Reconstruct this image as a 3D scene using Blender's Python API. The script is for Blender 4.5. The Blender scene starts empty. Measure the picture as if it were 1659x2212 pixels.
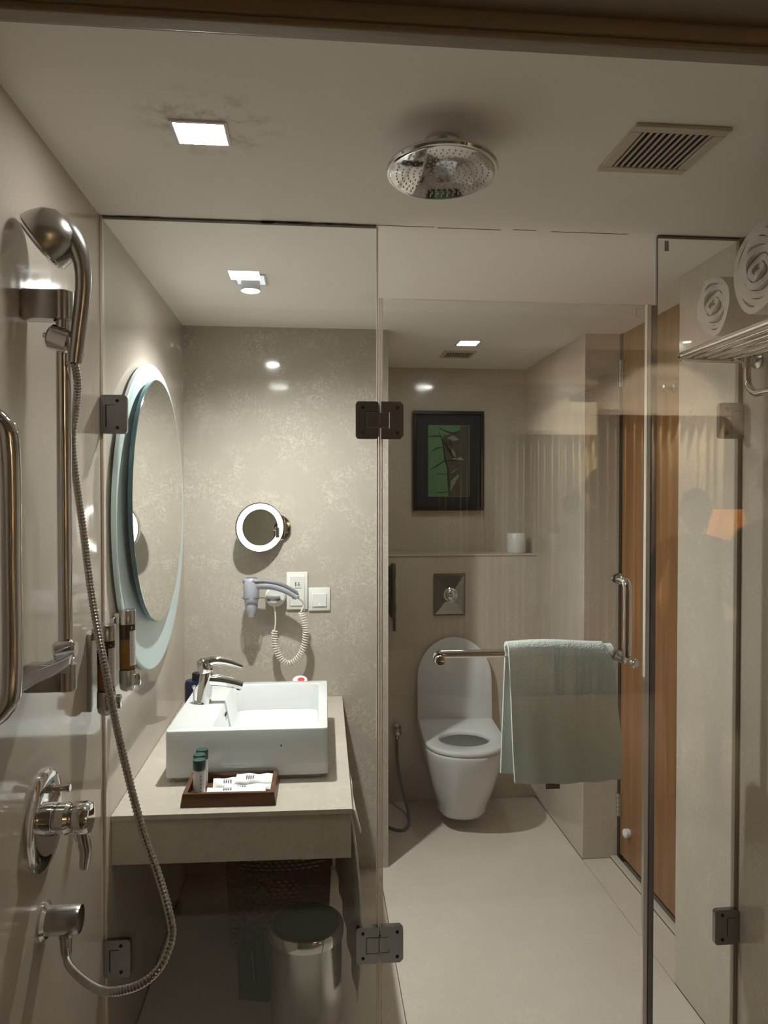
import bpy, bmesh, math, random
from mathutils import Vector, Matrix
from math import pi, sin, cos, radians as R
random.seed(7)
S = bpy.context.scene
COL = S.collection

# ------------------------------------------------------------------ camera
cam = bpy.data.objects.new('camera', bpy.data.cameras.new('camera'))
COL.objects.link(cam)
cam.location = (0, 0, 1.5)
cam.rotation_euler = (pi / 2 - 0.018748, 0, -0.095009)
cam.data.sensor_fit = 'HORIZONTAL'
cam.data.sensor_width = 36
cam.data.lens = 36 * 1600 / 1659
cam.data.clip_start = 0.02
S.camera = cam
# ------------------------------------------------------------------ world, exposure
w = bpy.data.worlds.new('world'); S.world = w
w.use_nodes = True
w.node_tree.nodes['Background'].inputs[0].default_value = (0.02, 0.018, 0.015, 1)
w.node_tree.nodes['Background'].inputs[1].default_value = 0.2
S.view_settings.view_transform = 'Standard'
S.view_settings.look = 'None'
S.view_settings.exposure = 0.38
S.view_settings.gamma = 1
S.view_settings.use_curve_mapping = False
S.cycles.use_denoising = True
S.cycles.transparent_max_bounces = 24
S.cycles.max_bounces = 12
S.cycles.diffuse_bounces = 6
S.cycles.glossy_bounces = 6
S.cycles.sample_clamp_indirect = 4
# strengths of the lamps (radiance of each lens)
VANITY, SHOWER, TOILET, RING, BEDLAMP, BEDCEIL = 122, 76, 62, 6.5, 1700, 360

# ------------------------------------------------------------------ materials
def nt(name):
    m = bpy.data.materials.new(name); m.use_nodes = True
    t = m.node_tree
    return m, t, t.nodes['Principled BSDF']
def L(t, a, b): t.links.new(a, b)
def pm(name, col, rough=.5, metal=0, spec=.5, bump=0, bscale=200, trans=0, alpha=1, emis=None, var=0, vscale=8, sss=0, coat=0):
    m, t, b = nt(name)
    b.inputs['Base Color'].default_value = (*col, 1)
    b.inputs['Roughness'].default_value = rough
    b.inputs['Metallic'].default_value = metal
    b.inputs['Specular IOR Level'].default_value = spec
    b.inputs['Coat Weight'].default_value = coat
    if trans: b.inputs['Transmission Weight'].default_value = trans
    if emis:
        b.inputs['Emission Color'].default_value = (*emis[0], 1); b.inputs['Emission Strength'].default_value = emis[1]
    tc = t.nodes.new('ShaderNodeTexCoord')
    if var:
        n = t.nodes.new('ShaderNodeTexNoise'); n.inputs['Scale'].default_value = vscale; n.inputs['Detail'].default_value = 5
        L(t, tc.outputs['Object'], n.inputs['Vector'])
        mx = t.nodes.new('ShaderNodeMix'); mx.data_type = 'RGBA'
        mx.inputs[6].default_value = (*[c * (1 - var) for c in col], 1); mx.inputs[7].default_value = (*[min(1, c * (1 + var)) for c in col], 1)
        L(t, n.outputs['Fac'], mx.inputs[0]); L(t, mx.outputs[2], b.inputs['Base Color'])
    if bump:
        n = t.nodes.new('ShaderNodeTexNoise'); n.inputs['Scale'].default_value = bscale; n.inputs['Detail'].default_value = 3
        L(t, tc.outputs['Object'], n.inputs['Vector'])
        bp = t.nodes.new('ShaderNodeBump'); bp.inputs['Strength'].default_value = bump; bp.inputs['Distance'].default_value = .002
        L(t, n.outputs['Fac'], bp.inputs['Height']); L(t, bp.outputs['Normal'], b.inputs['Normal'])
    return m
def emit(name, col, strength):
    m = bpy.data.materials.new(name); m.use_nodes = True; t = m.node_tree; t.nodes.clear()
    e = t.nodes.new('ShaderNodeEmission'); e.inputs[0].default_value = (*col, 1); e.inputs[1].default_value = strength
    o = t.nodes.new('ShaderNodeOutputMaterial'); L(t, e.outputs[0], o.inputs[0])
    return m
def stone(name, col, r0, r1, vein=.10, vscale=26, streak=False, patch=.08):
    """honed beige porcelain: cloudy body, fine pale squiggles, uneven gloss"""
    m, t, b = nt(name)
    tc = t.nodes.new('ShaderNodeTexCoord')
    n1 = t.nodes.new('ShaderNodeTexNoise'); n1.inputs['Scale'].default_value = 3.5; n1.inputs['Detail'].default_value = 6
    n2 = t.nodes.new('ShaderNodeTexNoise'); n2.inputs['Scale'].default_value = vscale; n2.inputs['Detail'].default_value = 2; n2.inputs['Distortion'].default_value = 1.2
    n3 = t.nodes.new('ShaderNodeTexNoise'); n3.inputs['Scale'].default_value = 9; n3.inputs['Detail'].default_value = 2
    for n in (n1, n2, n3): L(t, tc.outputs['Object'], n.inputs['Vector'])
    ab = t.nodes.new('ShaderNodeMath'); ab.operation = 'SUBTRACT'; ab.inputs[1].default_value = .5; L(t, n2.outputs['Fac'], ab.inputs[0])
    a2 = t.nodes.new('ShaderNodeMath'); a2.operation = 'ABSOLUTE'; L(t, ab.outputs[0], a2.inputs[0])
    mr = t.nodes.new('ShaderNodeMapRange'); mr.inputs[1].default_value = .004; mr.inputs[2].default_value = .05; mr.inputs[3].default_value = 1; mr.inputs[4].default_value = 0
    L(t, a2.outputs[0], mr.inputs[0])
    m3 = t.nodes.new('ShaderNodeMapRange'); m3.inputs[1].default_value = .36; m3.inputs[2].default_value = .66; L(t, n3.outputs['Fac'], m3.inputs[0])
    mu = t.nodes.new('ShaderNodeMath'); mu.operation = 'MULTIPLY'; L(t, mr.outputs[0], mu.inputs[0]); L(t, m3.outputs[0], mu.inputs[1])
    c1 = t.nodes.new('ShaderNodeMix'); c1.data_type = 'RGBA'
    c1.inputs[6].default_value = (*[c * (1 - patch) for c in col], 1); c1.inputs[7].default_value = (*[c * (1 + patch) for c in col], 1)
    L(t, n1.outputs['Fac'], c1.inputs[0])
    c2 = t.nodes.new('ShaderNodeMix'); c2.data_type = 'RGBA'; c2.inputs[7].default_value = (*[min(1, c * (1 + vein * 4)) for c in col], 1)
    L(t, mu.outputs[0], c2.inputs[0]); L(t, c1.outputs[2], c2.inputs[6]); L(t, c2.outputs[2], b.inputs['Base Color'])
    nr = t.nodes.new('ShaderNodeTexNoise'); nr.inputs['Scale'].default_value = 1; nr.inputs['Detail'].default_value = 4
    mp = t.nodes.new('ShaderNodeMapping'); mp.inputs['Scale'].default_value = (28, 28, 2.2) if streak else (10, 10, 10)
    L(t, tc.outputs['Object'], mp.inputs['Vector']); L(t, mp.outputs[0], nr.inputs['Vector'])
    rr = t.nodes.new('ShaderNodeMapRange'); rr.inputs[1].default_value = .35; rr.inputs[2].default_value = .65; rr.inputs[3].default_value = r0; rr.inputs[4].default_value = r1
    L(t, nr.outputs['Fac'], rr.inputs[0]); L(t, rr.outputs[0], b.inputs['Roughness'])
    return m
def glass(name, tint, base=.04, dust=.0):
    """thin clear pane: Schlick mirror over a faintly tinted see-through body"""
    m = bpy.data.materials.new(name); m.use_nodes = True; t = m.node_tree; t.nodes.clear()
    o = t.nodes.new('ShaderNodeOutputMaterial'); mx = t.nodes.new('ShaderNodeMixShader')
    tr = t.nodes.new('ShaderNodeBsdfTransparent'); tr.inputs[0].default_value = (*tint, 1)
    gl = t.nodes.new('ShaderNodeBsdfGlossy'); gl.inputs['Roughness'].default_value = 0.0; gl.inputs[0].default_value = (1, 1, 1, 1)
    lw = t.nodes.new('ShaderNodeLayerWeight'); lw.inputs[0].default_value = .5
    p = t.nodes.new('ShaderNodeMath'); p.operation = 'POWER'; p.inputs[1].default_value = 5; L(t, lw.outputs['Facing'], p.inputs[0])
    a = t.nodes.new('ShaderNodeMath'); a.operation = 'MULTIPLY_ADD'; a.inputs[1].default_value = 1 - base; a.inputs[2].default_value = base
    L(t, p.outputs[0], a.inputs[0]); L(t, a.outputs[0], mx.inputs[0]); L(t, tr.outputs[0], mx.inputs[1]); L(t, gl.outputs[0], mx.inputs[2])
    L(t, mx.outputs[0], o.inputs[0])
    return m
def wood(name, c0, c1, axis='Z', scale=14, rough=.35):
    m, t, b = nt(name)
    tc = t.nodes.new('ShaderNodeTexCoord'); mp = t.nodes.new('ShaderNodeMapping')
    s = {'X': (.06, 1, 1), 'Y': (1, .06, 1), 'Z': (1, 1, .05)}[axis]
    mp.inputs['Scale'].default_value = [scale * v for v in s]
    n = t.nodes.new('ShaderNodeTexNoise'); n.inputs['Scale'].default_value = 3; n.inputs['Detail'].default_value = 6; n.inputs['Distortion'].default_value = .4
    L(t, tc.outputs['Object'], mp.inputs[0]); L(t, mp.outputs[0], n.inputs['Vector'])
    r = t.nodes.new('ShaderNodeValToRGB'); r.color_ramp.elements[0].position = .32; r.color_ramp.elements[1].position = .68
    r.color_ramp.elements[0].color = (*c0, 1); r.color_ramp.elements[1].color = (*c1, 1)
    L(t, n.outputs['Fac'], r.inputs[0]); L(t, r.outputs[0], b.inputs['Base Color'])
    b.inputs['Roughness'].default_value = rough
    return m
def terry(name, col):
    m, t, b = nt(name)
    b.inputs['Base Color'].default_value = (*col, 1); b.inputs['Roughness'].default_value = .95; b.inputs['Specular IOR Level'].default_value = .1
    b.inputs['Sheen Weight'].default_value = .3
    tc = t.nodes.new('ShaderNodeTexCoord')
    n = t.nodes.new('ShaderNodeTexNoise'); n.inputs['Scale'].default_value = 260; n.inputs['Detail'].default_value = 2
    n2 = t.nodes.new('ShaderNodeTexNoise'); n2.inputs['Scale'].default_value = 24; n2.inputs['Detail'].default_value = 3
    ad = t.nodes.new('ShaderNodeMath'); ad.operation = 'ADD'
    for q in (n, n2): L(t, tc.outputs['Object'], q.inputs['Vector'])
    L(t, n.outputs['Fac'], ad.inputs[0]); L(t, n2.outputs['Fac'], ad.inputs[1])
    bp = t.nodes.new('ShaderNodeBump'); bp.inputs['Strength'].default_value = .7; bp.inputs['Distance'].default_value = .004
    L(t, ad.outputs[0], bp.inputs['Height']); L(t, bp.outputs['Normal'], b.inputs['Normal'])
    return m

BEIGE = (.53, .465, .395)
M = {}
def grime(m):
    t = m.node_tree; b = t.nodes['Principled BSDF']; src = b.inputs['Base Color'].links[0].from_socket
    tc = t.nodes.new('ShaderNodeTexCoord'); d = t.nodes.new('ShaderNodeVectorMath'); d.operation = 'DISTANCE'; d.inputs[1].default_value = (-.19, 1.375, 2.174)
    n = t.nodes.new('ShaderNodeTexNoise'); n.inputs['Scale'].default_value = 22; n.inputs['Detail'].default_value = 8; n.inputs['Roughness'].default_value = .7
    L(t, tc.outputs['Object'], d.inputs[0]); L(t, tc.outputs['Object'], n.inputs['Vector'])
    r = t.nodes.new('ShaderNodeMapRange'); r.inputs[1].default_value = .15; r.inputs[2].default_value = .05; L(t, d.outputs['Value'], r.inputs[0])
    q = t.nodes.new('ShaderNodeMapRange'); q.inputs[1].default_value = .48; q.inputs[2].default_value = .66; q.inputs[4].default_value = .55; L(t, n.outputs['Fac'], q.inputs[0])
    mu = t.nodes.new('ShaderNodeMath'); mu.operation = 'MULTIPLY'; L(t, r.outputs[0], mu.inputs[0]); L(t, q.outputs[0], mu.inputs[1])
    mx = t.nodes.new('ShaderNodeMix'); mx.data_type = 'RGBA'; mx.inputs[7].default_value = (.12, .10, .085, 1)
    L(t, mu.outputs[0], mx.inputs[0]); L(t, src, mx.inputs[6]); L(t, mx.outputs[2], b.inputs['Base Color'])
M['wall'] = stone('wall stone', BEIGE, .07, .14, .05, 55)
M['wall_l'] = stone('shower wall stone', (.51, .445, .385), .05, .11, .02, 60, True)
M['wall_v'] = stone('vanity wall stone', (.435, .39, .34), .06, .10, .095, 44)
M['floor'] = stone('floor stone', (.61, .545, .475), .30, .34, .04, 60, patch=.03)
M['counter'] = stone('counter stone', (.47, .415, .357), .26, .32, .03, 50, patch=.04)
M['grout'] = pm('grout', (.16, .125, .095), .9)
M['ceil'] = pm('ceiling paint', (.88, .83, .77), .75, bump=.15, bscale=40, var=.03, vscale=3)
grime(M['ceil'])
M['chrome'] = pm('chrome', (.72, .72, .72), .07, 1)
M['chrome2'] = pm('satin steel', (.5, .49, .47), .24, 1)
M['nickel'] = pm('brushed hinge metal', (.28, .285, .29), .27, 1, bump=.1, bscale=300)
M['steel_d'] = pm('dark polished steel', (.30, .30, .285), .12, 1)
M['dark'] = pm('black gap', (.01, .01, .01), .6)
M['white'] = pm('white ceramic', (.64, .655, .66), .08, coat=.4)
M['plastic'] = pm('white plastic', (.72, .71, .69), .35)
M['paint_w'] = pm('painted grille', (.60, .52, .44), .5)
M['glass'] = glass('pane glass', (.95, .965, .95), .035)
M['glass2'] = glass('window glass', (.97, .975, .96), .032)
M['seal'] = pm('clear vinyl seal', (.80, .74, .69), .25)
M['seal_g'] = pm('grey magnetic seal', (.20, .20, .225), .22)
M['edge'] = pm('polished pane edge', (.74, .63, .53), .25)
M['bead'] = pm('dirty silicone bead', (.10, .085, .065), .7)
M['aqua'] = pm('frosted aqua glass', (.56, .68, .70), .22, var=.04, vscale=4)
M['teal'] = pm('cut glass edge', (.05, .12, .14), .1)
M['mirror'] = pm('silvered mirror', (.86, .88, .84), .01, 1)
M['tray'] = wood('walnut tray', (.06, .022, .01), (.14, .06, .025), 'X', 16, .4)
M['door'] = wood('veneer', (.19, .080, .026), (.29, .135, .048), 'Z', 9, .35)
M['green'] = pm('dark green cap', (.012, .055, .048), .4)
M['sachet'] = pm('white wrapper', (.80, .80, .79), .4, bump=.5, bscale=60)
M['print'] = pm('grey print', (.33, .32, .36), .6)
M['amber'] = pm('amber soap', (.16, .075, .012), .15)
M['amber_d'] = pm('dark amber bottle', (.035, .02, .012), .12)
M['label'] = pm('paper label', (.52, .48, .44), .6)
M['black'] = pm('black plastic', (.010, .010, .010), .4, spec=.25)
M['black_m'] = pm('matt black', (.008, .008, .008), .75, spec=.1)
M['navy'] = pm('navy glaze', (.012, .012, .05), .25)
M['red'] = pm('red print', (.55, .03, .06), .5)
M['grey_d'] = pm('dryer grey', (.36, .36, .41), .4)
M['grey_t'] = pm('dryer trim', (.16, .165, .18), .4)
M['cord'] = pm('cord white', (.72, .68, .62), .5)
M['towel_w'] = terry('white terry', (.72, .69, .64))
M['towel_g'] = terry('hand towel terry', (.62, .68, .66))
M['wicker'] = pm('wicker', (.17, .05, .02), .55, var=.3, vscale=40)
M['frame'] = pm('black frame', (.012, .012, .015), .3)
M['mat'] = pm('navy black mat', (.014, .017, .022), .7)
M['leafg'] = pm('green leaf paper', (.09, .20, .085), .6, var=.25, vscale=14)
M['bark'] = pm('brown relief paper', (.075, .065, .05), .7, var=.25, vscale=30)
M['vein'] = pm('dark crease', (.015, .03, .012), .7)
M['leafl'] = pm('pale leaf paper', (.20, .25, .15), .6, var=.2, vscale=20)
M['phone'] = pm('taupe phone plastic', (.10, .085, .065), .45)
M['clear'] = pm('clear acrylic', (.9, .9, .92), .1, trans=.55)
M['strip'] = pm('threshold strip', (.55, .50, .42), .4)
M['wfr'] = pm('window frame paint', (.30, .25, .19), .45)
M['skin'] = pm('skin', (.42, .26, .19), .6)
M['hair'] = pm('hair', (.012, .010, .009), .6)
M['cloth1'] = pm('mauve shirt', (.10, .085, .09), .9)
M['cloth2'] = pm('dark shirt', (.03, .03, .035), .9)
M['trouser'] = pm('dark trousers', (.025, .025, .03), .9)
M['curtain'] = pm('beige curtain', (.45, .37, .24), .9, bump=.3, bscale=300)
M['bedwall'] = pm('bedroom paint', (.42, .37, .30), .8)
M['carpet'] = pm('bedroom floor', (.20, .14, .09), .7)
M['tablew'] = wood('table wood', (.12, .05, .02), (.22, .10, .04), 'X', 10)
def shade_mat():
    m = bpy.data.materials.new('rattan lamp shade'); m.use_nodes = True; t = m.node_tree; t.nodes.clear()
    o = t.nodes.new('ShaderNodeOutputMaterial'); mx = t.nodes.new('ShaderNodeMixShader')
    tr = t.nodes.new('ShaderNodeBsdfTranslucent'); df = t.nodes.new('ShaderNodeBsdfDiffuse')
    tc = t.nodes.new('ShaderNodeTexCoord'); mp = t.nodes.new('ShaderNodeMapping'); mp.inputs['Scale'].default_value = (30, 30, 110)
    n = t.nodes.new('ShaderNodeTexNoise'); n.inputs['Scale'].default_value = 1; L(t, tc.outputs['Object'], mp.inputs[0]); L(t, mp.outputs[0], n.inputs['Vector'])
    r = t.nodes.new('ShaderNodeValToRGB'); r.color_ramp.elements[0].color = (.60, .36, .12, 1); r.color_ramp.elements[1].color = (.98, .80, .48, 1)
    L(t, n.outputs['Fac'], r.inputs[0]); L(t, r.outputs[0], tr.inputs[0]); L(t, r.outputs[0], df.inputs[0])
    mx.inputs[0].default_value = .35; L(t, tr.outputs[0], mx.inputs[1]); L(t, df.outputs[0], mx.inputs[2]); L(t, mx.outputs[0], o.inputs[0])
    return m
M['shade'] = shade_mat()
M['e_van'] = emit('vanity lamp lens', (1, .995, .985), 220)
M['e_shw'] = emit('shower lamp panel', (1, .995, .985), SHOWER)
M['e_toi'] = emit('toilet lamp panel', (1, .995, .985), TOILET)
M['e_ring'] = emit('ring light', (1, .97, .92), RING)
M['e_face'] = emit('lit fixture face', (.86, .92, 1), .95)
M['e_bulb'] = emit('table lamp bulb', (1, .72, .40), BEDLAMP * 1.3)
M['e_bed'] = emit('bedroom downlight', (1, .9, .75), 14)
M['e_dot'] = emit('neon dot', (1, 1, 1), 1.5)

# ------------------------------------------------------------------ mesh helpers
def nb(): return bmesh.new()
def box(bm, x0, x1, y0, y1, z0, z1, bev=0, seg=2):
    vs = [bm.verts.new(p) for p in ((x0, y0, z0), (x1, y0, z0), (x1, y1, z0), (x0, y1, z0), (x0, y0, z1), (x1, y0, z1), (x1, y1, z1), (x0, y1, z1))]
    fs = [bm.faces.new([vs[i] for i in f]) for f in ((0, 3, 2, 1), (4, 5, 6, 7), (0, 1, 5, 4), (1, 2, 6, 5), (2, 3, 7, 6), (3, 0, 4, 7))]
    if bev:
        es = list({e for f in fs for e in f.edges})
        bmesh.ops.bevel(bm, geom=es, offset=bev, segments=seg, profile=.5, affect='EDGES')
    return fs
def loft(bm, rings, cap0=True, cap1=True, closed=True):
    V = [[bm.verts.new(p) for p in r] for r in rings]
    n = len(V[0])
    for a, b in zip(V, V[1:]):
        for i in range(n if closed else n - 1):
            j = (i + 1) % n
            try: bm.faces.new((a[i], a[j], b[j], b[i]))
            except ValueError: pass
    if cap0: bm.faces.new(list(reversed(V[0])))
    if cap1: bm.faces.new(V[-1])
    return V
def basis(ax):
    ax = Vector(ax).normalized()
    u = ax.cross(Vector((0, 0, 1)) if abs(ax.z) < .9 else Vector((1, 0, 0))).normalized()
    return ax, u, ax.cross(u)
def lathe(bm, prof, o=(0, 0, 0), axis=(0, 0, 1), seg=32, cap0=True, cap1=True):
    ax, u, v = basis(axis); o = Vector(o)
    rings = [[o + ax * h + (u * cos(2 * pi * k / seg) + v * sin(2 * pi * k / seg)) * max(r, 1e-4) for k in range(seg)] for r, h in prof]
    return loft(bm, rings, cap0, cap1)
def cyl(bm, p0, p1, r, seg=24, r2=None, bev=0):
    p0, p1 = Vector(p0), Vector(p1); h = (p1 - p0).length; r2 = r if r2 is None else r2
    if bev: prof = [(r - bev, 0), (r, bev), (r2, h - bev), (r2 - bev, h)]
    else: prof = [(r, 0), (r2, h)]
    return lathe(bm, prof, p0, p1 - p0, seg)
def spline(pts, n=8):
    P = [Vector(p) for p in pts]; P = [P[0] * 2 - P[1]] + P + [P[-1] * 2 - P[-2]]
    out = []
    for i in range(1, len(P) - 2):
        for k in range(n):
            t = k / n; a, b, c, d = P[i - 1:i + 3]
            out.append(.5 * ((2 * b) + (c - a) * t + (2 * a - 5 * b + 4 * c - d) * t * t + (-a + 3 * b - 3 * c + d) * t ** 3))
    out.append(P[-2]); return out
def tube(bm, pts, r, seg=12, cap=True, squash=1):
    P = [Vector(p) for p in pts]; n = len(P)
    T = [(P[min(i + 1, n - 1)] - P[max(i - 1, 0)]).normalized() for i in range(n)]
    _, u, v = basis(T[0]); rings = []
    for i in range(n):
        if i:
            u = (u - T[i] * u.dot(T[i])).normalized(); v = T[i].cross(u)
        rr = r(i / (n - 1)) if callable(r) else (r[i] if isinstance(r, (list, tuple)) else r)
        rings.append([P[i] + (u * cos(2 * pi * k / seg) + v * squash * sin(2 * pi * k / seg)) * rr for k in range(seg)])
    return loft(bm, rings, cap, cap)
def prism(bm, poly, ext):
    a = [bm.verts.new(p) for p in poly]; b = [bm.verts.new(Vector(p) + Vector(ext)) for p in poly]
    n = len(a); bm.faces.new(list(reversed(a))); bm.faces.new(b)
    for i in range(n): bm.faces.new((a[i], a[(i + 1) % n], b[(i + 1) % n], b[i]))
def sheet(bm, f, nu, nv, th):
    """solid cloth: f(u,v)->(point, normal)"""
    A = []; B = []
    for i in range(nu + 1):
        ra = []; rb = []
        for j in range(nv + 1):
            p, nn = f(i / nu, j / nv); p = Vector(p); nn = Vector(nn).normalized()
            ra.append(bm.verts.new(p + nn * th / 2)); rb.append(bm.verts.new(p - nn * th / 2))
        A.append(ra); B.append(rb)
    for i in range(nu):
        for j in range(nv):
            bm.faces.new((A[i][j], A[i + 1][j], A[i + 1][j + 1], A[i][j + 1])); bm.faces.new((B[i][j], B[i][j + 1], B[i + 1][j + 1], B[i + 1][j]))
    for i in range(nu):
        bm.faces.new((A[i][0], B[i][0], B[i + 1][0], A[i + 1][0])); bm.faces.new((A[i][nv], A[i + 1][nv], B[i + 1][nv], B[i][nv]))
    for j in range(nv):
        bm.faces.new((A[0][j], A[0][j + 1], B[0][j + 1], B[0][j])); bm.faces.new((A[nu][j], B[nu][j], B[nu][j + 1], A[nu][j + 1]))
def base_of(o):
    v = Vector((0, 0, 0))
    while o: v += o.location; o = o.parent
    return v
def obj(name, bm, mat, parent=None, origin=None, smooth=True, angle=40, label=None, local=False):
    bmesh.ops.recalc_face_normals(bm, faces=bm.faces[:])
    if origin is None: origin = Vector((0, 0, 0)) if local else base_of(parent)
    bm.transform(Matrix.Translation(-Vector(origin)))
    me = bpy.data.meshes.new(name); bm.to_mesh(me); bm.free()
    mats = mat if isinstance(mat, (list, tuple)) else [mat]
    for q in mats: me.materials.append(M[q])
    if smooth:
        me.shade_smooth(); me.set_sharp_from_angle(angle=R(angle))
    o = bpy.data.objects.new(name, me); COL.objects.link(o)
    if parent is not None: o.parent = parent
    else: o.location = origin
    if label: o['label'] = label
    return o
def tag(o, label, cat, group=None, kind=None):
    o['label'] = label; o['category'] = cat
    if group: o['group'] = group
    if kind: o['kind'] = kind
    return o
def thing(name, label, cat, loc=(0, 0, 0), rotz=0, group=None):
    o = bpy.data.objects.new(name, None); COL.objects.link(o); o.empty_display_size = .05
    o.location = loc; o.rotation_euler = (0, 0, rotz)
    return tag(o, label, cat, group)
def struct(name, bm, mat, parent=None, label=None, smooth=False):
    o = obj(name, bm, mat, parent, smooth=smooth)
    if parent is None: o['kind'] = 'structure'
    if label: o['label'] = label
    return o
def copy_tree(o, parent=None, loc=None):
    c = o.copy(); COL.objects.link(c)
    if parent is not None: c.parent = parent
    if loc is not None: c.location = loc
    for ch in list(o.children): copy_tree(ch, c)
    return c

# ------------------------------------------------------------------ room shell
XL, XR, XD = -.506, 1.11, 1.262         # left wall, right wall, door plane
YG, YV, YC, YT = 1.84, 2.965, 3.61, 3.81    # shower glass, vanity wall, cistern ledge, toilet wall
ZC = 2.174
bm = nb(); box(bm, -.7, 1.5, .9, 4.0, -.12, -.008); fl = struct('floor', bm, 'grout')
def floor_tile(x0, x1, y0, y1):
    g = .0012; bm = nb(); box(bm, x0 + g, x1 - g, y0 + g, y1 - g, -.008, 0, .0008, 1); obj('tile', bm, 'floor', fl, smooth=False)
for y0, y1 in ((.96, 1.835), (1.835, 3.61)):
    for x0, x1 in ((XL, .262), (.262, XR)): floor_tile(x0, x1, y0, y1)
floor_tile(XR, XD - .03, 2.17, 2.96)
bm = nb(); box(bm, -.7, 1.5, .9, 4.0, ZC, ZC + .12); ce = struct('ceiling', bm, 'ceil')
bm = nb()
for x0, x1, dy in ((.16, .30, 0), (.31, .47, .003), (.50, .56, -.002), (.60, .80, .002)):
    box(bm, x0, x1, YG - .006 + dy, YG - .004 + dy, ZC - .0008, ZC + .001)
obj('silicone_crack', bm, 'bead', ce, smooth=False)
bm = nb(); box(bm, -.66, XL, .9, 4.0, 0, ZC); struct('wall_left', bm, 'wall_l')
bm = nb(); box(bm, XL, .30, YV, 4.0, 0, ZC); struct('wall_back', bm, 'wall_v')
bm = nb(); box(bm, .30, 1.5, YT, 4.0, 0, ZC); struct('wall_alcove', bm, 'wall')
bm = nb(); box(bm, .30, XR, YC, YT, 0, 1.212); box(bm, .30, XR, YC - .004, YT, 1.214, 1.224); struct('wall_ledge', bm, 'wall')
bm = nb(); box(bm, XR, 1.5, .9, 2.17, 0, ZC, .002, 1); struct('wall_right', bm, 'wall')
bm = nb(); box(bm, XR, 1.5, 2.958, YT, 0, ZC, .002, 1); struct('wall_right_far', bm, 'wall')
bm = nb(); box(bm, 1.34, 1.5, 2.17, 2.958, 0, ZC); struct('door_light_block', bm, 'dark')  # unseen black block added behind the closed door to keep light out
bm = nb(); box(bm, XL - .0, XR, 1.832, 1.848, 0, .012); struct('trim_2', bm, 'strip', label='pale stone strip under the shower glass')
# wooden door in the right-hand recess
bm = nb(); box(bm, XD, XD + .038, 2.172, 2.935, .03, ZC - .002); dr = struct('door_1', bm, 'door', label='full height orange-brown wooden door in the recess of the right wall')
for z0, z1 in ((1.955, 2.065), (.185, .28)):
    bm = nb()
    for k in range(5): cyl(bm, (XD - .008, 2.94, z0 + (z1 - z0) * k / 5 + .001), (XD - .008, 2.94, z0 + (z1 - z0) * (k + 1) / 5 - .001), .008, 12)
    box(bm, XD - .006, XD + .002, 2.92, 2.957, z0, z1)
    obj('hinge', bm, 'chrome2', dr)
bm = nb(); lathe(bm, [(.016, 0), (.018, .006), (.018, .02), (.012, .026), (.003, .027)], (XD, 2.844, .154), (-1, 0, 0), 20)
obj('stop_knob', bm, 'plastic', dr, label='small white round door stop')
bm = nb(); lathe(bm, [(.016, 0), (.016, .005), (.007, .008), (.006, .03), (.012, .034), (.012, .04), (.002, .042)], (XD, 2.50, 1.885), (-1, 0, 0), 20)
obj('robe_hook', bm, 'chrome2', dr)
bm = nb(); box(bm, XD - .004, XD + .03, 2.9352, 2.9575, .0, ZC - .001); struct('jamb_gap_shade', bm, 'black', label='black strip standing in for the shade in the door jamb gap')  # solid black strip, shade of the open jamb gap put into its colour
bm = nb(); box(bm, XD - .03, XD - .004, 2.171, 2.957, .0, .012, .003, 2); struct('trim_1', bm, 'strip', label='pale threshold strip below the wooden door')

# window between bedroom and shower
bm = nb()
box(bm, XL, XR, .955, 1.005, 2.112, ZC); box(bm, XL, XR, .90, .962, 2.132, ZC); box(bm, XL, XR, .962, .990, 2.103, 2.113, .003, 2)
box(bm, XL, XL + .03, .93, .99, 0, 2.112); box(bm, XR - .03, XR, .93, .99, 0, 2.112); box(bm, XL, XR, .93, .99, -.001, .06)
wf = struct('window_1', bm, 'wfr', label='tall glazed opening between bedroom and shower')
bm = nb(); box(bm, XL + .03, XR - .03, .966, .974, .06, 2.105); obj('pane', bm, 'glass2', wf, smooth=False)

# bedroom behind the camera, seen only in the glass
bm = nb(); box(bm, -1.6, 4.2, -3.8, .9, -.12, 0); struct('floor_bedroom', bm, 'carpet')
bm = nb(); box(bm, -1.6, 4.2, -3.8, .9, 2.65, 2.75); struct('ceiling_bedroom', bm, 'bedwall')
bm = nb(); box(bm, -1.6, 4.2, -3.8, -3.62, 0, 2.65); struct('wall_bedroom_back', bm, 'bedwall')
bm = nb(); box(bm, -1.75, -1.6, -3.8, .9, 0, 2.65); struct('wall_bedroom_left', bm, 'bedwall')
bm = nb(); box(bm, 4.2, 4.35, -3.8, .9, 0, 2.65); struct('wall_bedroom_right', bm, 'bedwall')
bm = nb(); box(bm, -1.6, -.66, .9, 1.0, 0, 2.65); box(bm, 1.5, 4.2, .9, 1.0, 0, 2.65); box(bm, -.66, 1.5, .8, .9, ZC + .02, 2.65); struct('wall_front', bm, 'bedwall')

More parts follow.
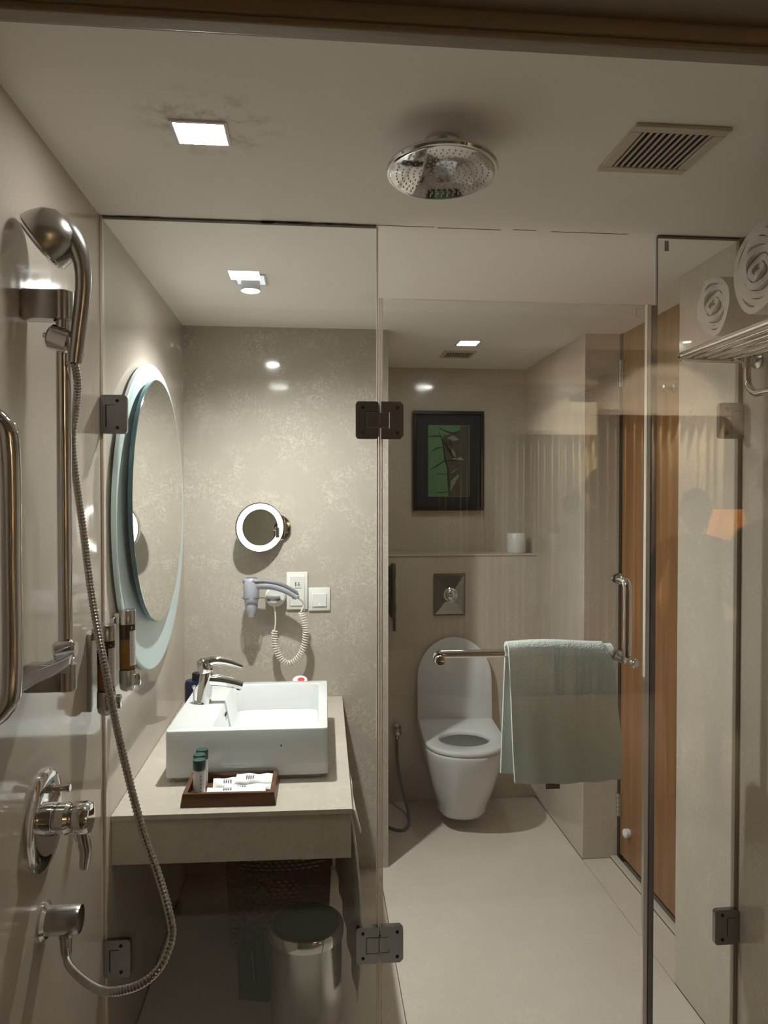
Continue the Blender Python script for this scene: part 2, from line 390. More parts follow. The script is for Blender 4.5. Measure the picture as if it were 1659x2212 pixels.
# ------------------------------------------------------------------ ceiling fixtures
def ceiling_light(label, x0, x1, y0, y1, mat):
    t = thing('ceiling_light', label, 'light', ((x0 + x1) / 2, (y0 + y1) / 2, ZC), 0, 'square ceiling lights')
    bm = nb(); f = .006
    for a in ((x0 - f, x1 + f, y0 - f, y0), (x0 - f, x1 + f, y1, y1 + f), (x0 - f, x0, y0, y1), (x1, x1 + f, y0, y1)): box(bm, *a, ZC - .004, ZC)
    obj('frame', bm, 'plastic', t, smooth=False)
    bm = nb(); box(bm, x0, x1, y0, y1, ZC - .003, ZC - .0005); obj('diffuser', bm, mat, t, smooth=False)
    return t
ceiling_light('bright square light in the shower ceiling, left of the shower head', -.250, -.160, 1.365, 1.443, 'e_shw')
ceiling_light('small square light above the toilet, just before the far vent', .627, .711, 3.128, 3.222, 'e_toi')
t = ceiling_light('square light above the washbasin with a round glowing lens', -.234, -.148, 2.272, 2.368, 'e_face')
bm = nb(); lathe(bm, [(.029, 0), (.029, .031)], (-.192, 2.33, ZC - .003), (0, 0, -1), 32); obj('lamp_ring', bm, 'plastic', t)
bm = nb(); lathe(bm, [(.026, 0), (.026, .0008)], (-.192, 2.33, ZC - .0345), (0, 0, -1), 32); obj('lens', bm, 'e_van', t)
lamp = bpy.data.lights.new('spot_lamp', 'SPOT'); lamp.energy = VANITY; lamp.color = (1, .995, .985); lamp.spot_size = R(156); lamp.spot_blend = 1; lamp.shadow_soft_size = .026
lo = bpy.data.objects.new('spot_lamp', lamp); COL.objects.link(lo); lo.parent = t; lo.location = Vector((-.192, 2.33, ZC - .038)) - t.location; lo.rotation_euler = Vector((-.15, -.03, 1)).to_track_quat('Z', 'Y').to_euler()
def vent(label, x0, x1, y0, y1, fr, n):
    t = thing('ceiling_vent', label, 'vent', ((x0 + x1) / 2, (y0 + y1) / 2, ZC), 0, 'slatted ceiling vents')
    bm = nb()
    for a in ((x0, x1, y0, y0 + fr), (x0, x1, y1 - fr, y1), (x0, x0 + fr, y0 + fr, y1 - fr), (x1 - fr, x1, y0 + fr, y1 - fr)): box(bm, *a, ZC - .007, ZC, .0015, 1)
    obj('frame', bm, 'paint_w', t)
    bm = nb(); box(bm, x0 + fr, x1 - fr, y0 + fr, y1 - fr, ZC - .001, ZC - .0003); obj('backing', bm, 'dark', t, smooth=False)
    w = (x1 - x0 - 2 * fr) / n; first = None
    for k in range(n):
        xs = x0 + fr + w * (k + .5)
        if first is None:
            bm = nb(); box(bm, xs - w * .17, xs + w * .17, y0 + fr, y1 - fr, ZC - .0055, ZC - .003); first = obj('slat', bm, 'paint_w', t, smooth=False)
        else:
            c = first.copy(); COL.objects.link(c); c.location.x = first.location.x + w * k
    return t
vent('square slatted vent in the shower ceiling right of the shower head', .578, .760, 1.292, 1.478, .022, 11)
vent('small slatted vent in the ceiling above the toilet, behind the square light', .600, .747, 3.352, 3.50, .012, 11)

# rain shower head
hc = Vector((.243, 1.392, 2.116)); tilt = R(4)
t = thing('rain_shower_head', 'large round chrome rain shower head hanging from the shower ceiling', 'shower head', (hc.x, hc.y, ZC))
bm = nb(); lathe(bm, [(.034, 0), (.034, .006), (.012, .010), (.012, .05)], (hc.x, hc.y, ZC), (0, 0, -1), 28); obj('ceiling_arm', bm, 'chrome', t)
nrm = Vector((0, -sin(tilt), -cos(tilt)))
bm = nb(); lathe(bm, [(.02, -.022), (.05, -.014), (.096, -.010), (.104, -.006), (.106, 0), (.104, .004), (.099, .005)], hc, nrm, 56); obj('body', bm, 'chrome', t)
bm = nb(); lathe(bm, [(.0992, 0), (.099, .0045), (.096, .0058)], hc, nrm, 56); obj('face_plate', bm, 'chrome', t)
bm = nb(); _, u, v = basis(nrm)
for ring in range(1, 9):
    n = 6 * ring
    for k in range(n):
        a = 2 * pi * k / n + ring * .2; p = hc + (u * cos(a) + v * sin(a)) * (.0108 * ring) + nrm * .0056
        lathe(bm, [(.0017, 0), (.0013, .0016)], p, nrm, 6, False)
o = obj('nozzle', bm, 'plastic', t); o['kind'] = 'stuff'

# ------------------------------------------------------------------ left wall of the shower
t = thing('grab_bar', 'thick chrome vertical grab bar on the shower wall at the left edge', 'grab bar', (XL, 1.15, 1.18))
bm = nb(); tube(bm, spline([(XL, 1.15, 1.625), (XL + .02, 1.15, 1.627), (XL + .045, 1.15, 1.612), (XL + .057, 1.15, 1.575), (XL + .058, 1.15, 1.40), (XL + .057, 1.15, 1.225), (XL + .045, 1.15, 1.185), (XL + .02, 1.15, 1.168), (XL, 1.15, 1.17)], 8), .0145, 20)
obj('bar', bm, 'chrome', t)
for z in (1.625, 1.17):
    bm = nb(); lathe(bm, [(.032, 0), (.032, .004), (.02, .009)], (XL, 1.15, z), (1, 0, 0), 28); obj('flange', bm, 'chrome', t)

YB = 1.36; XB = -.439
t = thing('shower_rail', 'tall chrome slide rail on the shower wall carrying the hand shower', 'shower rail', (XL, YB, 1.16))
bm = nb(); cyl(bm, (XB, YB, 1.165), (XB, YB, 1.862), .0125, 24); obj('rail', bm, 'chrome', t)
for z0, z1 in ((1.812, 1.864), (1.158, 1.207)):
    bm = nb(); box(bm, XL, XB, YB - .018, YB + .018, z0, z1, .004, 2); cyl(bm, (XB, YB, z0), (XB, YB, z1), .018, 24, bev=.002); obj('bracket', bm, 'chrome2', t)
bm = nb(); lathe(bm, [(.019, 0), (.023, .004), (.023, .036), (.016, .044)], (XB - .022, YB - .004, 1.784), (1, 0, -.28), 28)
cyl(bm, (XB + .024, YB - .016, 1.776), (XB + .028, YB - .020, 1.744), .0145, 20, .013); cyl(bm, (XB - .033, YB, 1.787), (XB - .02, YB, 1.784), .005, 10); obj('slider', bm, 'chrome', t)
bm = nb(); lathe(bm, [(.014, 0), (.019, .004), (.019, .03), (.013, .034)], (XB - .016, YB - .012, 1.228), (1, .2, .18), 24)
cyl(bm, (XB + .012, YB - .012, 1.233), (XB + .022, YB - .012, 1.233), .013, 20); obj('dish_clamp', bm, 'chrome', t)

t = thing('hand_shower', 'dark chrome hand shower with curved handle in the slider of the rail', 'hand shower', (XB + .02, YB - .02, 1.742))
yh = YB - .022
bm = nb(); tube(bm, spline([(-.413, yh, 1.735), (-.407, yh, 1.785), (-.399, yh, 1.85), (-.398, yh, 1.895), (-.405, yh, 1.928), (-.420, yh, 1.952), (-.438, yh, 1.965)], 8), lambda s: .0115 + .005 * s + (.010 * max(0, s - .55) / .45), 20); obj('handle', bm, 'chrome2', t)
d = Vector((-.80, 0, -.60)); c = Vector((-.463, yh, 1.943))
bm = nb(); lathe(bm, [(.010, -.056), (.030, -.050), (.045, -.034), (.052, -.012), (.053, .002), (.049, .005)], c, d, 36); obj('head', bm, 'chrome2', t)
bm = nb(); lathe(bm, [(.0495, .002), (.048, .008), (.040, .012), (.03, .010)], c, d, 36); obj('spray_face', bm, 'chrome', t)
hp = [(-.4135, yh, 1.737), (-.4165, 1.365, 1.705), (-.430, 1.397, 1.66), (-.440, 1.41, 1.59), (-.419, 1.40, 1.437), (-.395, 1.37, 1.314), (-.365, 1.33, 1.214), (-.338, 1.30, 1.116), (-.308, 1.27, 1.023), (-.279, 1.24, .949), (-.247, 1.21, .886), (-.225, 1.18, .838), (-.222, 1.17, .811), (-.236, 1.15, .78), (-.267, 1.15, .755), (-.32, 1.18, .728), (-.369, 1.24, .704), (-.434, 1.35, .668), (-.463, 1.42, .655)]
path = spline(hp, 8)
# resample for the ribs
def resample(P, step):
    out = [P[0]]; acc = 0
    for a, b in zip(P, P[1:]):
        l = (b - a).length; s = step - acc
        while s <= l: out.append(a + (b - a) * (s / l)); s += step
        acc = (acc + l) % step
    return out
rp = resample(path, .00155)
bm = nb(); tube(bm, rp, [.0070 if (i // 2) % 2 else .0058 for i in range(len(rp))], 10)
t = thing('shower_hose', 'long ribbed chrome shower hose hanging in a loop from the hand shower', 'hose', (-.463, 1.42, .655))
obj('ribbed_tube', bm, 'chrome2', t)
bm = nb(); e = rp[-1]; cyl(bm, e + Vector((.001, .0, -.008)), Vector((-.466, 1.43, .678)), .0095, 16, .0115); obj('hose_nut', bm, 'chrome2', t)

t = thing('soap_dish', 'clear plastic soap dish clipped to the foot of the shower rail', 'soap dish', (-.47, YB, 1.20))
def dish(z, k): return [(-.468 + .055 * k * cos(a), YB - .055 + .048 * k * sin(a), z + .018 * cos(a)) for a in [2 * pi * q / 36 for q in range(36)]]
bm = nb(); loft(bm, [dish(1.186, .55), dish(1.189, .8), dish(1.200, .98), dish(1.212, 1.02), dish(1.212, .97), dish(1.200, .92), dish(1.193, .75), dish(1.191, .5)]); obj('bowl', bm, 'clear', t)
bm = nb(); box(bm, -.452, -.428, YB - .022, YB - .006, 1.193, 1.214, .002, 1); obj('clip', bm, 'clear', t)

t = thing('shower_mixer', 'round chrome shower mixer with downward lever on the shower wall', 'mixer', (XL, 1.43, .9))
bm = nb(); lathe(bm, [(.092, 0), (.092, .006), (.086, .011), (.06, .013)], (XL, 1.43, .898), (1, 0, 0), 48); obj('wall_plate', bm, 'chrome', t)
bm = nb(); lathe(bm, [(.030, .010), (.030, .022), (.0285, .023), (.0285, .044), (.03, .045), (.027, .052)], (XL, 1.43, .899), (1, 0, 0), 32); obj('body', bm, 'chrome', t)
bm = nb(); lathe(bm, [(.026, .050), (.029, .054), (.031, .080), (.027, .088), (.015, .090)], (XL, 1.43, .899), (1, 0, 0), 32)
tube(bm, spline([(XL + .066, 1.43, .885), (XL + .072, 1.43, .862), (XL + .077, 1.43, .835), (XL + .074, 1.43, .803)], 6), lambda s: .012 - .005 * s, 14, squash=1.3); obj('lever', bm, 'chrome', t)
bm = nb(); lathe(bm, [(.009, .008), (.009, .020), (.0065, .021), (.0065, .044), (.008, .046), (.007, .051)], (XL, 1.43, .957), (1, 0, 0), 16); obj('diverter_pin', bm, 'chrome', t)

t = thing('hose_outlet', 'chrome wall elbow feeding the shower hose below the mixer', 'elbow', (XL, 1.43, .70))
bm = nb(); lathe(bm, [(.036, 0), (.036, .004), (.029, .010)], (XL, 1.43, .705), (1, 0, 0), 32); obj('flange', bm, 'chrome', t)
bm = nb(); lathe(bm, [(.027, .008), (.027, .062), (.025, .068), (.015, .070)], (XL, 1.43, .707), (1, 0, 0), 32); cyl(bm, (-.466, 1.43, .69), (-.466, 1.43, .674), .0125, 16); obj('body', bm, 'chrome2', t)

def dispenser(label, y, zt, zb, level):
    t = thing('soap_dispenser', label, 'soap dispenser', (XL, y, zb), 0, 'steel wall soap dispensers')
    xc = XL + .036; r = .0195
    bm = nb(); box(bm, XL, XL + .010, y - .023, y + .023, zb + .012, zt - .018, .001, 1); obj('back_plate', bm, 'chrome2', t)
    bm = nb(); lathe(bm, [(r * .9, 0), (r * 1.08, .002), (r * 1.08, .036), (r, .038)], (xc, y, zt - .038), (0, 0, 1), 28); box(bm, XL + .008, xc, y - .012, y + .012, zt - .034, zt - .008); obj('cap', bm, 'chrome2', t)
    bm = nb(); cyl(bm, (xc, y, zb + .058), (xc, y, level), r, 28); obj('soap_fill', bm, 'amber', t)
    bm = nb(); cyl(bm, (xc, y, level), (xc, y, zt - .038), r, 28); obj('bottle', bm, 'amber_d', t)
    bm = nb(); rings = []
    for z in (zb + .066, zt - .052):
        ring = [(xc + (r + .0008) * cos(a), y + (r + .0008) * sin(a), z) for a in [R(-60 + 110 * k / 10) for k in range(11)]]
        rings.append(ring)
    loft(bm, rings, False, False, False); lab = obj('paper_label', bm, 'label', t)
    bm = nb()
    for k in range(9):
        z = zb + .074 + k * .0105; a0 = R(-50); a1 = R(-42)
        loft(bm, [[(xc + (r + .0014) * cos(a), y + (r + .0014) * sin(a), zz) for a in (a0, (a0 + a1) / 2, a1)] for zz in (z, z + random.uniform(.003, .008))], False, False, False)
    obj('lettering', bm, 'print', lab)
    bm = nb(); lathe(bm, [(r * .6, 0), (r * .95, .006), (r * 1.05, .018), (r * 1.05, .052), (r * .98, .054)], (xc, y, zb), (0, 0, 1), 28); obj('pump_base', bm, 'chrome2', t)
    bm = nb(); cyl(bm, (xc, y, zb + .0535), (xc, y, zb + .0585), r * .97, 28); obj('gasket', bm, 'black', t)
    bm = nb(); box(bm, xc + .012, xc + .034, y - .012, y + .008, zb + .014, zb + .044, .004, 2); obj('push_button', bm, 'chrome', t)
dispenser('steel soap dispenser on the shower wall, behind the hanging hose', 1.73, 1.213, 1.008, 1.125)
dispenser('steel soap dispenser under the round mirror, filled half with amber soap', 1.924, 1.218, 1.012, 1.145)

# ------------------------------------------------------------------ shower glass
def hinge_half(bm, x0, x1, z0, z1, y, s=1):
    box(bm, x0, x1, y - .009 * s - .0045, y - .009 * s + .0045, z0, z1, .003, 2)
def plate(bm, x0, x1, z0, z1, y0, y1, r=.008):
    P = []
    for cx, cz, a0 in ((x1 - r, z1 - r, 0), (x0 + r, z1 - r, 90), (x0 + r, z0 + r, 180), (x1 - r, z0 + r, 270)):
        for k in range(5): a = R(a0 + k * 22.5); P.append((cx + r * cos(a), y0, cz + r * sin(a)))
    prism(bm, P, (0, y1 - y0, 0))
GY0, GY1 = 1.836, 1.844
def screws(par, pts, y):
    for x, z in pts:
        bm = nb(); lathe(bm, [(.0042, 0), (.0042, .0012), (.0022, .0012), (.0022, .0004)], (x, y, z), (0, -1, 0), 12); obj('screw', bm, 'black', par)
# left fixed pane
t = thing('shower_screen', 'tall fixed glass pane of the shower in front of the vanity', 'glass screen', (XL, YG, .012), 0, 'fixed shower glass panes')
bm = nb(); box(bm, XL + .006, .156, GY0, GY1, .012, ZC - .004); obj('pane', bm, 'glass', t, smooth=False)
bm = nb(); box(bm, XL + .0005, XL + .0058, GY0 - .004, GY1 + .004, .012, ZC - .001); obj('wall_channel', bm, 'edge', t, smooth=False)
bm = nb(); box(bm, .1565, .1605, GY0, GY1, .012, ZC - .004); obj('polished_edge', bm, 'edge', t, smooth=False)
bm = nb(); box(bm, XL + .006, .156, GY0 - .003, GY1 + .003, ZC - .0045, ZC - .0002)
for k in range(16): x = random.uniform(XL + .01, .15); box(bm, x, x + random.uniform(.01, .05), GY0 - .005, GY0 - .002, ZC - random.uniform(.004, .007), ZC - .0003)
obj('silicone_bead', bm, 'bead', t, smooth=False)
for zc in (1.70, .386):
    bm = nb(); plate(bm, XL + .001, -.443, zc - .046, zc + .046, GY0 - .014, GY0 - .0005); hb = obj('wall_bracket', bm, 'nickel', t)
    bm = nb(); box(bm, -.4925, -.490, GY0 - .0146, GY0 - .013, zc - .03, zc + .022); box(bm, -.4925, -.470, GY0 - .0146, GY0 - .013, zc + .0215, zc + .0225); obj('groove', bm, 'black', hb, smooth=False)
    screws(hb, [(-.465, zc + .032), (-.465, zc - .032)], GY0 - .0138)
# right fixed pane
t = thing('shower_screen', 'narrow fixed glass pane between the shower door and the right wall', 'glass screen', (XR, YG, .012), 0, 'fixed shower glass panes')
bm = nb(); box(bm, .881, 1.098, GY0, GY1, .012, ZC - .004); obj('pane', bm, 'glass', t, smooth=False)
bm = nb(); box(bm, .8785, .8808, GY0, GY1, .012, ZC - .004); obj('polished_edge', bm, 'seal_g', t, smooth=False)
bm = nb(); box(bm, 1.0985, XR - .0005, GY0 - .004, GY1 + .004, .012, ZC - .001); obj('wall_channel', bm, 'wfr', t, smooth=False)
bm = nb(); box(bm, .881, 1.098, GY0 - .003, GY1 + .003, ZC - .0045, ZC - .0002); obj('silicone_bead', bm, 'bead', t, smooth=False)
bm = nb(); box(bm, .898, .909, GY0 - .0006, GY0 - .0001, 2.134, 2.160); obj('etched_mark', bm, 'print', t, smooth=False)
for zc in (1.70, .378):
    bm = nb(); plate(bm, 1.042, XR - .001, zc - .046, zc + .046, GY0 - .014, GY0 - .0005); hb = obj('wall_bracket', bm, 'nickel', t)
    bm = nb(); box(bm, 1.075, 1.0765, GY0 - .0146, GY0 - .013, zc - .024, zc + .024); box(bm, 1.075, 1.10, GY0 - .0146, GY0 - .013, zc + .0235, zc + .0245); obj('groove', bm, 'black', hb, smooth=False)
    screws(hb, [(1.062, zc + .032), (1.062, zc - .032)], GY0 - .0138)
# swinging door
t = thing('glass_door', 'frameless glass shower door with pull handle and towel bar', 'glass door', (.165, YG, .02))
bm = nb(); box(bm, .172, .852, GY0, GY1, .024, 1.995); obj('pane', bm, 'glass', t, smooth=False)
bm = nb(); box(bm, .1625, .166, GY0 - .002, GY1 + .002, .024, 1.995); box(bm, .1685, .1718, GY0 - .003, GY1 + .003, .024, 1.996); obj('hinge_seal', bm, 'seal', t, smooth=False)
bm = nb(); cyl(bm, (.859, YG - .002, .024), (.859, YG - .002, 1.996), .0062, 14); box(bm, .8522, .8560, GY0 - .003, GY1 + .003, .024, 1.996); obj('magnet_seal', bm, 'seal', t)
bm = nb(); box(bm, .8655, .8765, GY0 - .004, GY1 + .003, .024, 1.994); obj('seal_strip', bm, 'seal_g', t, smooth=False)
bm = nb()
for a in ((.824, .836, 1.984, 1.9848), (.824, .836, 1.964, 1.9648), (.824, .8252, 1.964, 1.985)): box(bm, a[0], a[1], GY0 - .0006, GY0 - .0001, a[2], a[3])
obj('etched_mark', bm, 'print', t, smooth=False)
for zc in (1.692, .384):
    h = .046
    bm = nb()
    P = lambda pts: prism(bm, [(x, GY0 - .015, z) for x, z in pts], (0, .0145, 0))
    plate(bm, .104, .161, zc - h, zc + h, GY0 - .015, GY0 - .0005)
    hg = obj('hinge', bm, 'nickel', t)
    bm = nb()
    P([(.167, zc - h), (.214, zc - h), (.222, zc - h + .008), (.222, zc + h - .008), (.214, zc + h), (.167, zc + h), (.167, zc + .020), (.188, zc + .020), (.188, zc - .020), (.167, zc - .020)])
    obj('door_leaf', bm, 'nickel', hg)
    bm = nb(); box(bm, .130, .160, GY0 - .0165, GY0 - .012, zc - .019, zc + .019, .001, 1); box(bm, .1615, .186, GY0 - .0155, GY0 - .002, zc - .0192, zc + .0192, .001, 1); obj('knuckle', bm, 'nickel', hg)
    bm = nb()
    for a in ((.128, .161, zc + .0195, zc + .0207), (.128, .161, zc - .0207, zc - .0195), (.128, .1291, zc - .02, zc + .02)): box(bm, a[0], a[1], GY0 - .0152, GY0 - .0145, a[2], a[3])
    obj('groove', bm, 'black', hg, smooth=False)
    screws(hg, [(.121, zc + .031), (.121, zc - .031), (.207, zc + .031), (.207, zc - .031)], GY0 - .0148)
yb = 1.903
bm = nb(); tube(bm, spline([(.316, GY1, 1.092), (.316, 1.872, 1.092), (.320, 1.893, 1.092), (.335, yb, 1.092), (.40, yb, 1.092), (.70, yb, 1.092), (.765, yb, 1.092), (.780, 1.893, 1.092), (.784, 1.872, 1.092), (.784, GY1, 1.092)], 6), .0105, 18); tb = obj('towel_bar', bm, 'chrome', t)
for x in (.316,):
    bm = nb(); lathe(bm, [(.0135, 0), (.0135, .008), (.011, .011), (.003, .012)], (x, GY0, 1.092), (0, -1, 0), 24); obj('mount_cap', bm, 'chrome', tb)
for x in (.316, .784):
    bm = nb(); lathe(bm, [(.015, 0), (.015, .007), (.011, .009)], (x, GY1, 1.092), (0, 1, 0), 24); obj('rosette', bm, 'chrome', tb)
bm = nb(); tube(bm, spline([(.778, GY0, 1.293), (.778, 1.800, 1.293), (.778, 1.783, 1.287), (.778, 1.775, 1.265), (.778, 1.775, 1.19), (.778, 1.775, 1.118), (.778, 1.783, 1.098), (.778, 1.800, 1.092), (.778, GY0, 1.092)], 6), .0105, 18); pu = obj('pull_handle', bm, 'chrome', t)
for z in (1.293, 1.092):
    bm = nb(); lathe(bm, [(.015, 0), (.015, .006), (.0108, .009)], (.778, GY0, z), (0, -1, 0), 24); obj('rosette', bm, 'chrome', pu)
bm = nb(); lathe(bm, [(.012, 0), (.0125, .006), (.008, .013), (.002, .014)], (.790, 1.766, 1.090), (.3, -1, 0), 20); obj('end_cap', bm, 'chrome', pu)

# towel over the door's bar
def hand_towel(u, v):
    x = .512 + u * .283
    s = v
    # v: 0 front hem -> .47 top front -> .53 top back -> 1 back hem
    wv = .004 * sin(u * 21 + 1) * (1 if v < .5 else .7)
    if v < .46:
        k = v / .46; z = .757 - .006 * sin(u * 3) + k * (1.095 - .757); y = 1.876 + wv * (1 - k) + .006 * sin(k * 5 + u * 2) * (1 - k); nn = (0, -1, 0); x += (1 - k) * (.010 + .004 * u) + .006 * sin(k * 6) * u * (1 - k)
        x -= .008 * k
    elif v < .54:
        a = pi * (v - .46) / .08; z = 1.095 + .024 * sin(a); y = 1.9 - .024 * cos(a); nn = (0, -cos(a), sin(a)); x -= .008
        z += .004 * sin(u * 5) - (.006 if u > .93 else 0)
    else:
        k = (1 - v) / .46; z = .757 + k * (1.095 - .757); y = 1.926 + .022 * (1 - k) + wv; nn = (0, 1, 0); x += (1 - k) * (-.006) + (-.004)
    return (x, y, z), nn
bm = nb(); sheet(bm, hand_towel, 44, 70, .010)
hto = obj('hand_towel', bm, 'towel_g', None, origin=(.65, 1.9, .76)); tag(hto, 'grey-green towel folded over the towel bar of the glass door', 'towel')
bm = nb(); box(bm, .607, .645, 1.884, 1.886, .735, .762); obj('care_tag', bm, 'phone', hto, origin=(.65, 1.9, .76), smooth=False)

# ------------------------------------------------------------------ round mirror on the left wall
MY, MZ, MRY, MRZ = 2.340, 1.4913, .4065, .3665
t = thing('round_mirror', 'large round wall mirror with frosted aqua glass rim beside the washbasin', 'mirror', (XL, 2.34, .98))
def disc(bm, x0, x1, y, z, ry, rz, bev=.002, seg=96, tk=0):
    rings = []
    for x, k in ((x0, 0), (x1 - bev, 0), (x1, bev)): rings.append([(x - tk * ry * cos(2 * pi * i / seg), y + (ry - k) * cos(2 * pi * i / seg), z + (rz - k) * sin(2 * pi * i / seg)) for i in range(seg)])
    loft(bm, rings)
bm = nb(); disc(bm, -.498, -.486, 2.364, 1.4425, .480, .466, .003); obj('frosted_rim', bm, 'aqua', t)
bm = nb(); disc(bm, XL, -.498, 2.37, 1.45, .40, .38, .001); obj('spacer', bm, 'teal', t)
bm = nb(); disc(bm, -.486, -.4835, 2.33, 1.491, .338, .330, .001); obj('standoff', bm, 'teal', t)
bm = nb(); disc(bm, -.4775, -.4665, MY, MZ, MRY, MRZ, .001, 96, .02); obj('bevelled_edge', bm, 'teal', t)
bm = nb(); disc(bm, -.4663, -.4655, MY, MZ, MRY - .001, MRZ - .001, .0004, 96, .02); obj('mirror_glass', bm, 'mirror', t)

# ------------------------------------------------------------------ vanity
t = thing('vanity_counter', 'floating beige stone vanity counter with a deep front panel', 'counter', (XL, 1.9, .58))
bm = nb(); prism(bm, [(XL + .001, 1.892, .693), (.098, 1.880, .693), (.114, YV - .001, .693), (XL + .001, YV - .001, .693)], (0, 0, .012)); obj('stone_top', bm, 'counter', t, smooth=False)
bm = nb(); prism(bm, [(XL + .001, 1.896, .58), (.095, 1.886, .576), (.095, 1.886, .6925), (XL + .001, 1.896, .6925)], (0, .014, 0)); obj('front_panel', bm, 'counter', t, smooth=False)
bm = nb(); box(bm, .080, .094, 1.902, YV - .001, .58, .6925); obj('side_panel', bm, 'counter', t, smooth=False)
bm = nb(); box(bm, XL + .001, .079, 1.912, YV - .001, .676, .688); obj('under_board', bm, 'phone', t, smooth=False)

# washbasin, turned a degree with the counter
t = thing('washbasin', 'white rectangular ceramic washbasin sitting on the vanity counter', 'washbasin', (-.182, 2.37, .705), R(-.9))
W2, D2, H = .226, .275, .145
def rrect(x0, x1, y0, y1, z, r=.012, n=4):
    P = []
    for cx, cy, a0 in ((x1 - r, y1 - r, 0), (x0 + r, y1 - r, 90), (x0 + r, y0 + r, 180), (x1 - r, y0 + r, 270)):
        for k in range(n + 1): a = R(a0 + 90 * k / n); P.append((cx + r * cos(a), cy + r * sin(a), z))
    return P
bm = nb()
ix0, ix1, iy0, iy1 = -.103, .199, -.245, .240
loft(bm, [rrect(-W2 + .02, W2 - .02, -D2 + .02, D2 - .02, .0), rrect(-W2 + .02, W2 - .02, -D2 + .02, D2 - .02, .010), rrect(-W2, W2, -D2, D2, .014), rrect(-W2, W2, -D2, D2, H - .004), rrect(-W2 + .0015, W2 - .0015, -D2 + .0015, D2 - .0015, H - .001), rrect(-W2 + .005, W2 - .005, -D2 + .005, D2 - .005, H),
          rrect(ix0, ix1, iy0, iy1, H, .02), rrect(ix0 + .003, ix1 - .003, iy0 + .003, iy1 - .003, H - .004, .02), rrect(ix0 + .02, ix1 - .008, iy0 + .010, iy1 - .010, .055, .025), rrect(ix0 + .035, ix1 - .02, iy0 + .025, iy1 - .025, .040, .025)])
obj('ceramic_bowl', bm, 'white', t, local=True, angle=35)
bm = nb(); lathe(bm, [(.022, 0), (.022, .003), (.016, .004)], (.05, 0, .040), (0, 0, 1), 24); obj('drain', bm, 'chrome', t, local=True)
bm = nb(); box(bm, ix0 + .008, ix0 + .0125, -.03, .0, .112, .120, .0015, 1); obj('overflow_slot', bm, 'black', t, local=True)
bm = nb(); lathe(bm, [(.0022, 0), (.0022, .001)], (.095, -D2 - .0001, .098), (0, -1, 0), 10); obj('chip', bm, 'black', t, local=True)
# tap
tx, ty, tz = -.348, 2.385, .850
t = thing('basin_tap', 'chrome single lever tap on the left deck of the washbasin', 'tap', (tx, ty, tz))
bm = nb(); tube(bm, spline([(tx, ty, tz), (tx + .001, ty, tz + .004), (tx + .004, ty, tz + .04), (tx + .008, ty, tz + .075), (tx + .010, ty, tz + .098)], 5), lambda s: .0245 - .004 * s, 24); obj('body', bm, 'chrome', t)
bm = nb(); tube(bm, spline([(tx + .012, ty, tz + .074), (tx + .05, ty, tz + .070), (tx + .09, ty, tz + .061), (tx + .122, ty, tz + .051)], 5), lambda s: .0185 - .006 * s, 18, squash=1.15); obj('spout', bm, 'chrome', t)
bm = nb(); cyl(bm, (tx + .112, ty, tz + .052), (tx + .108, ty, tz + .040), .0085, 16); obj('aerator', bm, 'black', t)
bm = nb(); tube(bm, [(tx + .010, ty, tz + .098), (tx + .009, ty, tz + .103), (tx + .002, ty, tz + .122), (tx, ty, tz + .136), (tx + .002, ty, tz + .139)], [.021, .0235, .0245, .021, .012], 22)
tube(bm, spline([(tx + .004, ty, tz + .128), (tx + .04, ty, tz + .134), (tx + .08, ty, tz + .127), (tx + .122, ty, tz + .112)], 5), lambda s: .015 - .009 * s, 16, squash=1.2); obj('lever', bm, 'chrome', t)
bm = nb(); cyl(bm, (tx - .03, ty, tz), (tx - .03, ty, tz + .045), .003, 10); lathe(bm, [(.004, 0), (.0065, .003), (.0065, .009), (.002, .012)], (tx - .03, ty, tz + .045), (0, 0, 1), 14); obj('pop_up_rod', bm, 'chrome', t)
# amenity tray
t = thing('amenity_tray', 'dark walnut tray of toiletries in front of the washbasin', 'tray', (-.22, 2.02, .7055))
def trect(k0, z): return [(-.337 - k0, 1.932 - k0, z), (-.103 + k0, 1.924 - k0, z), (-.101 + k0, 2.082 + k0 * .5, z), (-.337 - k0, 2.085 + k0 * .5, z)]
bm = nb(); loft(bm, [trect(.003, .7055), trect(.005, .7075), trect(.0, .738), trect(-.011, .738), trect(-.010, .7115)]); obj('wooden_body', bm, 'tray', t, smooth=False)
bt = None
for i, (x, y, lab) in enumerate(((-.300, 1.972, 'white toiletry bottle with green cap, front of the three in the tray'), (-.305, 2.012, 'white toiletry bottle with green cap, middle of the three in the tray'), (-.304, 2.052, 'white toiletry bottle with green cap, back one next to the washbasin'))):
    if bt is None:
        bt = b = thing('toiletry_bottle', lab, 'bottle', (x, y, .7117), 0, 'green capped bottles in the tray')
        bm = nb(); lathe(bm, [(.0135, 0), (.015, .002), (.0155, .04), (.0150, .073), (.013, .076)], (0, 0, 0), (0, 0, 1), 28); obj('bottle', bm, 'plastic', b, local=True)
        bm = nb(); lathe(bm, [(.0160, .076), (.0164, .077), (.0164, .099), (.0155, .1015), (.01, .102)], (0, 0, 0), (0, 0, 1), 28); obj('cap', bm, 'green', b, local=True)
        bm = nb()
        for k in range(5): loft(bm, [[(.0157 * cos(a), .0157 * sin(a), z) for a in (R(-75), R(-68), R(-61))] for z in (.018 + k * .010, .018 + k * .010 + .006)], False, False, False)
        obj('lettering', bm, 'print', b, local=True)
    else:
        c = copy_tree(bt, None, (x, y, .7117)); c['label'] = lab
